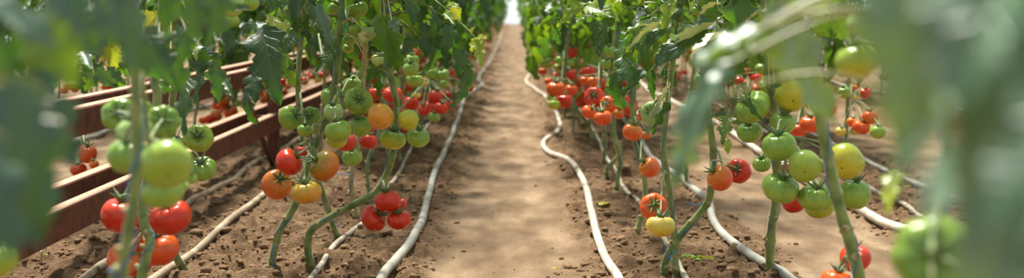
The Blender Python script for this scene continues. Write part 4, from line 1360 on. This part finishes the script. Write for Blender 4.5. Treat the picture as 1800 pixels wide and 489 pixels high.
LV = [
 # left edge, close and blurred
 ('LF', 10, 150, 70, 425, 150, .80, -0.13, .2), ('LF', -70, 230, 25, 450, 130, .72, -0.10, -.4),
 ('LF', 60, 35, 135, 150, 115, .95, .62, .3), ('LF', -60, -20, 110, 95, 90, .85, -0.20, -.5),
 ('LF', 100, -50, 160, 60, 90, .8, -0.13, .5), ('LF', -40, 60, 40, 240, 110, .9, 0.20, .4), ('LF', 30, 140, 130, 300, 90, .9, -0.18, -.3),
 ('N1', 205, -10, 262, 135, 70, 1.15, -0.23, .4), ('N1', 95, 20, 180, 95, 60, 1.2, -0.21, .6), ('N1', 160, -10, 172, 100, 70, 1.3, -0.19, -.3),
 ('N1', 110, 30, 190, 60, 40, 1.3, -0.21, .9), ('N1', 300, -30, 292, 62, 42, 1.35, .25, .2), ('N1', 345, -10, 345, 72, 52, 1.5, -0.17, .4), ('N1', 385, -15, 362, 78, 46, 1.5, -0.21, -.6),
 ('N2', 255, 55, 298, 150, 70, 1.9, .12, .3), ('N2', 280, 85, 318, 165, 60, 2.1, .15, -.5), ('N2', 330, 55, 322, 110, 40, 2.1, .3, .6),
 ('N4', 425, 40, 396, 94, 46, 2.5, .12, .2), ('N4', 330, 135, 326, 236, 30, 2.5, .15, .3), ('N4', 335, 100, 392, 112, 34, 2.6, .1, .5),
 ('N4', 375, 108, 384, 182, 32, 2.5, .14, -.3), ('N4', 362, 112, 345, 185, 30, 2.6, .2, .7), ('N4', 394, 142, 411, 172, 20, 2.6, .3, .2),
 ('N4', 350, 85, 385, 125, 34, 2.7, .1, -.4), ('N4', 300, 95, 296, 125, 26, 2.6, .9, .2), ('N4', 290, 118, 325, 128, 26, 2.7, .7, .2), ('N4', 338, 62, 344, 106, 24, 2.6, .6, -.2),
 ('N4', 282, 24, 254, 56, 28, 2.7, .95, .1), ('N4', 275, 150, 300, 160, 18, 2.4, .2, .3), ('N4', 440, 18, 405, 20, 16, 2.4, .2, .5), ('N4', 352, 90, 300, 96, 28, 2.7, .2, .5),
 ('B2', 142, 82, 158, 118, 28, 4.4, .2, .2), ('B2', 196, 78, 200, 120, 30, 4.6, .85, .2), ('B2', 168, 124, 208, 150, 28, 4.4, .2, .5),
 ('B2', 165, 130, 150, 160, 26, 4.5, .5, -.4), ('B2', 190, 122, 222, 148, 18, 4.6, .3, .3), ('B2', 186, 30, 192, 78, 20, 4.6, .85, .6), ('B2', 200, 60, 215, 100, 22, 4.8, .8, -.5),
 ('B2', 130, 60, 120, 105, 34, 4.6, .5, .3), ('B2', 222, 60, 236, 118, 34, 4.8, .35, -.3), ('B2', 245, 20, 250, 70, 30, 4.9, .5, .5),
 # left row, sharp
 ('T3', 462, 52, 491, 182, 62, 3.0, .10, .15), ('T3', 482, 56, 518, 124, 38, 3.05, .3, .5), ('T3', 500, 62, 468, 26, 28, 3.2, .9, .2),
 ('T3', 546, 8, 588, 104, 36, 3.0, .16, -.3), ('T3', 543, 24, 556, 60, 30, 3.0, .15, .3), ('T3', 520, 56, 498, 102, 30, 3.2, .12, .6), ('T3', 450, 40, 455, 72, 26, 3.1, .12, -.2),
 ('T3', 505, 118, 520, 152, 22, 3.6, .6, .3), ('T1', 594, 82, 556, 126, 24, 3.3, .25, .2), ('T1', 470, 12, 500, 4, 22, 3.2, .1, .2),
 ('T2', 668, 30, 700, 125, 44, 3.05, .32, .1), ('T2', 676, 30, 697, 60, 17, 2.95, .08, .2), ('T2', 700, 20, 740, 64, 24, 3.2, .45, .4), ('T2', 722, 22, 730, 82, 26, 3.25, .2, -.5),
 ('T2', 737, 66, 706, 104, 22, 3.1, .15, .3), ('T2', 716, 0, 735, 18, 24, 3.0, .08, .1), ('T2', 745, 8, 742, 36, 22, 3.2, .12, .5), ('T2', 655, 130, 690, 118, 20, 3.4, .3, .5),
 ('T2', 762, 38, 786, 108, 24, 3.2, .22, .1), ('T2', 764, 40, 800, 62, 14, 3.2, .15, .5), ('T2', 755, 66, 773, 88, 10, 3.2, .12, .2), ('T2', 664, 128, 668, 172, 14, 3.3, .3, .2),
 ('T2', 660, 120, 648, 150, 18, 3.3, .25, .5), ('T2', 700, 84, 682, 118, 30, 3.2, .32, -.3), ('T2', 632, 120, 640, 140, 12, 3.2, .8, .3),
 # right row
 ('S8', 1026, 8, 982, 46, 24, 3.6, .66, .2), ('S8', 1030, 10, 1086, 34, 32, 3.6, .72, -.2), ('S5', 1052, 38, 1044, 82, 15, 3.8, .1, .5), ('S5', 1062, 40, 1056, 94, 14, 3.8, .12, -.5),
 ('S1', 1188, -10, 1166, 58, 24, 3.1, .7, .3), ('S1', 1166, 36, 1104, 92, 24, 3.1, .55, .7), ('S1', 1172, 52, 1136, 86, 16, 3.05, .1, .4), ('S1', 1215, 22, 1180, 28, 20, 3.1, .15, .8),
 ('S3', 1100, 58, 1124, 112, 24, 3.6, .08, .8), ('S3', 1132, 124, 1096, 166, 20, 3.6, .12, .3), ('S1', 1146, 122, 1150, 176, 16, 3.3, .1, .4), ('S1', 1170, 120, 1188, 152, 24, 3.5, .06, .2),
 ('S1', 1252, 40, 1168, 112, 48, 2.9, .14, .4), ('S1', 1210, 62, 1152, 98, 28, 3.0, .6, .5), ('S1', 1188, 76, 1150, 124, 26, 2.9, .12, .5), ('S1', 1176, 184, 1146, 240, 20, 3.2, .05, .5),
 ('S1', 1228, 8, 1268, 24, 20, 3.1, .2, .5), ('S1', 1120, 10, 1142, 60, 26, 3.5, .14, -.4), ('S1', 1130, 0, 1118, 26, 20, 3.5, .6, .2), ('S8', 1052, 10, 1078, 52, 24, 4.2, .2, .5),
 ('S2', 1278, 200, 1249, 206, 12, 3.2, .25, .2), ('S2', 1282, 203, 1270, 254, 24, 3.1, .5, .2), ('S2', 1290, 206, 1318, 220, 16, 3.1, .45, .4), ('S2', 1272, 30, 1282, 60, 26, 3.3, .3, .2),
 ('S2', 1280, 246, 1280, 272, 14, 3.2, .85, .2), ('S2', 1310, 168, 1342, 212, 14, 2.85, .2, .8), ('S2', 1300, 150, 1318, 170, 18, 3.1, .3, .3), ('S2', 1320, 40, 1290, 66, 26, 3.2, .3, .4),
 ('S11', 1420, 20, 1462, 60, 34, 2.8, .5, .3), ('S11', 1462, 28, 1492, 70, 30, 2.8, .45, .3), ('S11', 1390, 0, 1420, 30, 30, 2.8, .75, .4), ('S11', 1470, 15, 1440, 4, 26, 2.9, .7, .1), ('S11', 1352, 150, 1376, 150, 10, 2.8, .2, .3),
 # blurred hanging leaves in front of the right row
 ('RG', 1275, 85, 1190, 325, 62, 1.05, -0.55, .5), ('RG', 1330, 55, 1215, 118, 52, .98, -0.59, .8), ('RG', 1320, 75, 1232, 112, 40, 1.02, .7, .1), ('RG', 1290, 108, 1268, 182, 46, .98, -0.55, .9),
 ('RG', 1366, 10, 1470, 222, 74, 1.15, -0.57, .3), ('RG', 1345, 40, 1372, 108, 52, 1.0, -0.55, .9), ('RG', 1395, -30, 1450, 30, 60, 1.1, .75, .2), ('RG', 1480, -40, 1400, 14, 60, 1.2, .6, .4),
 ('RG', 1220, 190, 1188, 320, 52, 1.1, -0.63, -.2),
 # right edge, very close
 ('RF', 1640, -90, 1600, 260, 190, .46, -0.50, .3), ('RF', 1780, -60, 1690, 190, 200, .44, -0.50, .6), ('RF', 1560, -40, 1560, 90, 100, .55, -0.52, .4), ('RF', 1900, 150, 1790, 480, 170, .45, -0.50, .5),
 ('RF', 1860, 20, 1800, 150, 120, .42, -0.48, .3), ('RF', 1720, 240, 1640, 370, 110, .5, -0.50, .9), ('RF', 1850, 270, 1730, 420, 150, .42, -0.52, .8), ('RF', 1800, 400, 1700, 560, 150, .5, -0.62, .2),
 ('RF', 1690, 120, 1580, 330, 110, .48, -0.52, .8), ('RF', 1850, 180, 1745, 245, 60, .5, -0.56, .2),
 ('RG', 1575, 300, 1560, 378, 34, 1.4, .85, .2),
 ('RF', 1720, -80, 1650, 150, 160, .52, -0.50, .1), ('RF', 1800, 100, 1690, 330, 170, .47, -0.55, .2), ('RF', 1640, 150, 1590, 300, 100, .55, -0.50, .2), ('RF', 1850, 330, 1790, 500, 120, .45, -0.60, .1),
 ('RF', 1780, 280, 1700, 460, 120, .5, -0.60, .1), ('RF', 1690, 290, 1620, 380, 80, .6, -0.62, .3), ('RF', 1600, 40, 1580, 200, 100, .6, -0.45, .3),
 ('S1', 1250, 42, 1160, 128, 50, 2.85, -.9, .9), ('S1', 1172, 160, 1140, 236, 20, 3.1, -.7, .5), ('S1', 1160, 40, 1106, 88, 14, 3.0, -.9, .9), ('S3', 1128, 20, 1116, 66, 18, 3.3, -.6, .4),
 ('S1', 1290, 55, 1215, 100, 40, 2.8, -.9, .5), ('S1', 1140, 45, 1098, 60, 16, 3.0, -.9, .3), ('S1', 1215, 70, 1160, 100, 26, 2.9, -1.0, .2), ('S8', 1090, 2, 1060, 22, 22, 3.6, -.9, .2), ('S2', 1262, 6, 1232, 26, 20, 3.0, -.9, .3), ('S1', 1178, 150, 1158, 200, 20, 3.0, -.9, .4),
 ('S2', 1300, 22, 1262, 34, 20, 2.9, -.8, .3), ('S11', 1345, 20, 1310, 44, 24, 2.7, -.8, .2), ('T2', 688, 34, 700, 60, 18, 2.9, -.3, .1), ('T3', 560, 10, 588, 90, 20, 2.95, -.3, .3), ('B2', 146, 84, 160, 122, 24, 4.3, -.3, .2), ('B2', 170, 122, 206, 152, 20, 4.3, -.35, .3),
]
for i, t in enumerate(LV):
    placed_leaf(*t, seed=i, teeth=1.0 if t[5] < 100 else .6)
placed_leaf('T1', 640, 56, 636, 84, 16, 3.2, .3, .3, m=M_DRY, name='dry_leaf', droop=.7, seed=3)
placed_leaf('T1', 644, 62, 648, 120, 14, 3.2, .3, 1.0, m=M_DRY, name='dry_leaf', droop=.3, seed=4)
placed_leaf('T1', 645, 110, 638, 155, 11, 3.2, .3, .8, m=M_DRY, name='dry_leaf', droop=.4, seed=5)

# the sprig that reaches out over the path
p = PL['T2']
mb = MB()
SP = [np.array(W(x, y, d)) for x, y, d in ((690, 5, 3.2), (740, -12, 3.15), (772, 6, 3.1), (795, 28, 3.1), (815, 45, 3.08), (830, 60, 3.06), (838, 70, 3.05))]
tube(mb, [p.C[np.argmin(np.linalg.norm(p.C - SP[0], axis=1))]] + SP, [.003, .0028, .002, .0018, .0014, .001], 7, .6, smooth=5)
mb.build('leaf_stalk', M_STEM, p.e, origin=p.base)
for t in ((828, 58, 836, 47, 9, .95), (838, 66, 857, 68, 11, .95), (838, 68, 848, 117, 19, .8), (834, 68, 829, 92, 11, .9), (792, 12, 808, 34, 22, .9), (788, 6, 811, 16, 12, .7), (782, 22, 800, 44, 14, .7)):
    placed_leaf('T2', t[0], t[1], t[2], t[3], t[4], 3.05, t[5], .1, stalk=False, seed=int(t[0]))

for pk, pts in (('T1', ((486, 432), (478, 440), (481, 455), (479, 471))), ('T3', ((583, 384), (590, 391), (599, 400))), ('T4', ((618, 308), (608, 306), (592, 306))),
                ('S2', ((1236, 358), (1222, 361), (1206, 356))), ('S1', ((1186, 440), (1178, 452), (1172, 446), (1168, 430), (1174, 452), (1186, 462)))):
    p = PL[pk]
    A = [np.array(W(x, y, p.d - .02)) for x, y in pts]
    mb = MB(); tube(mb, A, .0014, 5, smooth=5)
    mb.build('twine_end', M_TWINE, p.e, origin=p.base)

# ------------------------------------------------------------------ fallen things on the soil
def ground_leaf(px, py, L, az, tone, label, name='fallen_leaf', m=None):
    p0 = G(px, py)
    R = R_(int(px))
    mb = MB()
    for k, (a, s) in enumerate(((0, 1), (.9, .7), (-1.0, .65))):
        V, q, uv = leaflet(L * s, .55, R, 11, 3, droop=.15, fold=.2)
        V = V @ rotz(az + a).T
        mb.add(V + np.array([0, 0, .012]), q, uv, tone)
    tube(mb, [(0, 0, .012), tuple(rotz(az) @ np.array([0.01, -L * .7, .012]))], [.0015, .001], 5, tone, smooth=2)
    o = mb.build(name, m or M_LEAF)
    o.location = (p0.x, p0.y, hz1(p0.x, p0.y) + .004)
    tag(o, label, 'leaf')


ground_leaf(1205, 468, .09, -1.3, .7, 'pale green leaf lying on the soil beside the twine-wrapped stem')
ground_leaf(630, 408, .055, -1.4, .3, 'fallen dark green leaf touching the drip pipe below the red trio')
ground_leaf(1068, 372, .06, 1.2, .95, 'bleached fallen leaf on the clods between hose and drip pipe')
ground_leaf(655, 292, .09, .3, .25, 'drooping green leaf near the soil behind the bent stem')
ground_leaf(978, 481, .022, .5, 1.0, 'small pale dried leaf lying on the sunlit path')


def seedling(px, py, h, label, n=5, wide=False):
    p0 = G(px, py)
    R = R_(int(px) + 3)
    mb = MB()
    tube(mb, [(0, 0, -.005), (.002, 0, h * .5), (.004, 0, h)], [.0018, .0012], 5, .6, smooth=3)
    for k in range(n):
        a = k * 2.4; z = h * (.45 + .55 * k / n)
        V, q, uv = leaflet(h * (.5 if wide else .35), .45, R, 8, 2, droop=.5)
        V = V @ frame_from((math.cos(a), math.sin(a), .6), (0, 0, 1)).T
        mb.add(V + np.array([.003, 0, z]), q, uv, .75)
    o = mb.build('seedling', M_LEAF)
    o.location = (p0.x, p0.y, hz1(p0.x, p0.y))
    tag(o, label, 'seedling')


seedling(73, 472, .055, 'thin green seedling alone in the soil below the rusty rail', 3)
seedling(1571, 372, .12, 'bright yellow-green weed just behind the straight white hose', 7, True)
seedling(722, 252, .05, 'small weed tuft beside the path hose above the drip pipe end', 6, True)
seedling(802, 247, .03, 'tiny weed at the path side of the grey hose', 6, True)
p0 = G(420, 306)
tomato_at(Vector((p0.x, p0.y, hz1(p0.x, p0.y) + .011)), .012, 'pg', 'u', 0, 'tiny pale green tomato fallen on the soil between rail and hose')

# ------------------------------------------------------------------ the rows behind: shared plant kinds, each plant its own object
def proto(seed, hi, tone=0.0):
    R = R_(seed)
    pts = [np.array([0, 0, -.02])]
    x = y = 0
    for z in (.15, .35, .6, .9, 1.25, 1.7):
        x += R.u(-.035, .035); y += R.u(-.04, .04)
        pts.append(np.array([x, y, z]))
    C = catmull(pts, 6)
    mb = MB(); tube(mb, C, np.linspace(.009, .005, len(C)), 7, smooth=0)
    stem = mb.build('stem', M_STEM, data_only=True)
    mb = MB()
    foliage(mb, C, .66 if seed % 2 else .70, 1.7, 18 if hi else 15, LEAVES_LO, R, tone=tone)
    for k in range(2):   # low leaves that droop into the fruit
        if seed % 3 == k:
            foliage(mb, C, .56, .62, 1, LEAVES_LO, R)
    fo = mb.build('foliage', M_LEAF, data_only=True)
    toms = []; mb = MB()
    for k, zc in enumerate((R.u(.14, .22), R.u(.28, .36), R.u(.42, .52))):
        a = R.u(0, 6.28)
        c = np.array([math.cos(a) * .07, math.sin(a) * .07, zc])
        i = np.argmin(abs(C[:, 2] - zc - .07)); A = C[i]
        c[:2] += A[:2]
        tube(mb, [A, (A + c) / 2 + np.array([0, 0, .03]), c + np.array([0, 0, .03])], [.003, .002], 5, smooth=3)
        m = 4 if R.random() < .6 else 3
        for j in range(m):
            b = j / m * 6.28 + R.u(-.3, .3)
            r = R.u(.025, .036)
            toms.append((c + np.array([math.cos(b) * .034, math.sin(b) * .034, R.u(-.03, .03)]), r, k))
    st = mb.build('truss_stalk', M_STEM, data_only=True)
    return stem, fo, st, toms


PROTO = [proto(300 + i, i < 6) for i in range(8)]
PROTO_R = [proto(320 + i, i < 6, .16) for i in range(8)]  # right-hand kinds, sunlight painted into their lighter foliage tone
FAR = []
nplant = 0
ROWS = [  # x positions, start, end, base step, growth, label of the row, tomatoes drawn
 ((-.56, -.86), 6.0, 58, .50, .062, 'tomato plant in the dense leafy row along the left of the path, farther off', 'plants along the left of the path'),
 ((.38, .66), 6.8, 58, .50, .062, 'tomato plant in the sunny leafy row along the right of the path, farther off', 'plants along the right of the path'),
 ((-1.68,), 6.2, 40, .5, .03, 'tomato plant in the row just beyond the rusty frame', 'plants beyond the rusty frame'),
 ((-2.65, -3.0), 4.2, 26, .62, .08, 'tomato plant far behind the rusty frame on the left', 'far plants on the left'),
 ((1.4, 1.62), 6.6, 34, .55, .06, 'tomato plant in the second bed to the right of the path', 'plants in the second bed on the right'),
 ((2.75, 3.1), 5.0, 26, .7, .08, 'tomato plant in the third bed, far on the right', 'plants in the third bed on the right'),
]
for xs_, ya, yb, st0, gr, lab, grp in ROWS:
    for j, xr in enumerate(xs_):
        y = ya + j * .2
        R = R_(int(xr * 1000) + 5)
        while y < yb:
            px_, py_ = xr + R.u(-.06, .06), y + R.u(-.08, .08)
            u = px_ / py_ * F
            if abs(u) < 1050 or py_ < 4:
                stem, fo, stk, toms = (PROTO_R if xr > 0 else PROTO)[int(R.random() * 8) % 8]
                az = R.u(0, 6.28); sc = R.u(.92, 1.08)
                g = hz1(px_, py_)
                e = empty('tomato_plant', (px_, py_, g)); e.rotation_euler.z = az
                tag(e, lab, 'plant', grp)
                for nm, me in (('stem', stem), ('foliage', fo), ('truss_stalk', stk)):
                    c = link(nm, me, e)
                nplant += 1
                ca, sa = math.cos(az), math.sin(az)
                for (c, r, k) in toms:
                    wx = px_ + ca * c[0] - sa * c[1]; wy = py_ + sa * c[0] + ca * c[1]
                    wz = g + c[2]
                    ripe = R.random() < (.8, .6, .25)[k]
                    col = R.r.choice(['r', 'r', 'ro', 'o']) if ripe else R.r.choice(['g', 'g', 'yg', 'pg'])
                    FAR.append((r / wy * (1.0 if abs(xr) < 1 else .8), (wx, wy, wz), r, col, xr, grp))
            y += st0 + gr * (y - ya) * 1.0
print("plants", nplant + len(PL), "hero", len(TRAD), "far", len(FAR))
FAR.sort(key=lambda t: -t[0])
LAB = {'r': 'ripe red', 'ro': 'orange-red', 'o': 'orange', 'g': 'green', 'yg': 'yellow-green', 'pg': 'pale green'}
NAMEP = {'plants along the left of the path': 'blurred along the row left of the path', 'plants along the right of the path': 'blurred along the row right of the path',
         'plants beyond the rusty frame': 'in the row just beyond the rusty frame', 'far plants on the left': 'far behind the rusty frame', 'plants in the second bed on the right': 'in the second bed right of the path', 'plants in the third bed on the right': 'in the third bed, far on the right'}
RR = random.Random(3)
cnt = 0
rest = {}
for s, c, r, col, xr, grp in FAR:
    u = c[0] / c[1] * F
    vis = abs(u) < 920
    if vis and cnt < 150:
        size = 'larger' if s > FAR[150][0] * 1.5 else 'small'
        lb = '%s %s tomato %s' % (size, LAB[col], NAMEP[grp])
        tomato_at(Vector(c), r, col, 'u', RR.choice([0, 1, 2, 3]), lb, lb + ' (alike)', calyx=s * F > 9, R=RR)
        cnt += 1
    else:
        rest.setdefault(col, []).append((c, r))
# the far remainder, too small and blurred to count, as one body of fruit
import bmesh
bm = bmesh.new(); bmesh.ops.create_icosphere(bm, subdivisions=2, radius=1)
IV = np.array([v.co[:] for v in bm.verts]); IF = np.array([[v.index for v in f.verts] for f in bm.faces]); bm.free()
IV[:, 2] *= .84
me = bpy.data.meshes.new('distant_tomatoes')
VV = []; FF = []; MI = []; n = 0
for k, col in enumerate(sorted(rest)):
    me.materials.append(tomato_material(col))
    for c, r in rest[col]:
        VV.append(IV * r + np.array(c)); FF.append(IF + n); n += len(IV); MI += [k] * len(IF)
me.from_pydata(np.concatenate(VV).tolist(), [], np.concatenate(FF).tolist())
me.polygons.foreach_set('use_smooth', [True] * len(me.polygons)); me.polygons.foreach_set('material_index', MI)
me.update()
o = link('distant_tomatoes', me)
tag(o, 'countless tiny blurred tomatoes far down the rows towards the bright end', 'tomatoes', kind='stuff')

# ------------------------------------------------------------------ light and camera
sd = bpy.data.lights.new('sun', 'SUN'); sd.energy = SUN_E; sd.angle = math.radians(9); sd.color = (1, .95, .85)
so = bpy.data.objects.new('sun', sd); COL.objects.link(so)
dirv = Vector((.40, -1.0, -math.tan(math.radians(66)))).normalized()   # way the light travels
so.rotation_mode = 'QUATERNION'
so.rotation_quaternion = Vector((0, 0, -1)).rotation_difference(dirv)
so.location = (0, 5, 6)
w = bpy.data.worlds.new('sky'); S.world = w; w.use_nodes = True
nt = w.node_tree; nt.nodes.clear()
wo = nt.nodes.new('ShaderNodeOutputWorld'); bg = nt.nodes.new('ShaderNodeBackground')
tc = nt.nodes.new('ShaderNodeTexCoord'); sp = nt.nodes.new('ShaderNodeSeparateXYZ')
nt.links.new(tc.outputs['Generated'], sp.inputs[0])
r = ramp(nt, [(0, (.55, .52, .46)), (.5, (.95, .98, 1.0)), (1, (.80, .92, 1.0))], mth(nt, 'MULTIPLY_ADD', sp.outputs[2], .5, .5))
nt.links.new(r.outputs[0], bg.inputs[0]); bg.inputs[1].default_value = SKY_E
nt.links.new(bg.outputs[0], wo.inputs[0])

cd = bpy.data.cameras.new('camera'); cam = bpy.data.objects.new('camera', cd); COL.objects.link(cam)
cd.sensor_width = 36; cd.lens = F / 1800 * 36
cam.location = CAM
cam.rotation_euler = (math.pi / 2 - PITCH, 0, YAW)
cd.clip_start = .02; cd.clip_end = 200
cd.dof.use_dof = True; cd.dof.focus_distance = 3.25; cd.dof.aperture_fstop = cd.lens / 1000 / .0140
S.camera = cam
S.view_settings.view_transform = 'Standard'
S.view_settings.look = 'None'
S.view_settings.gamma = 1
S.view_settings.use_curve_mapping = False
S.view_settings.exposure = EXPO
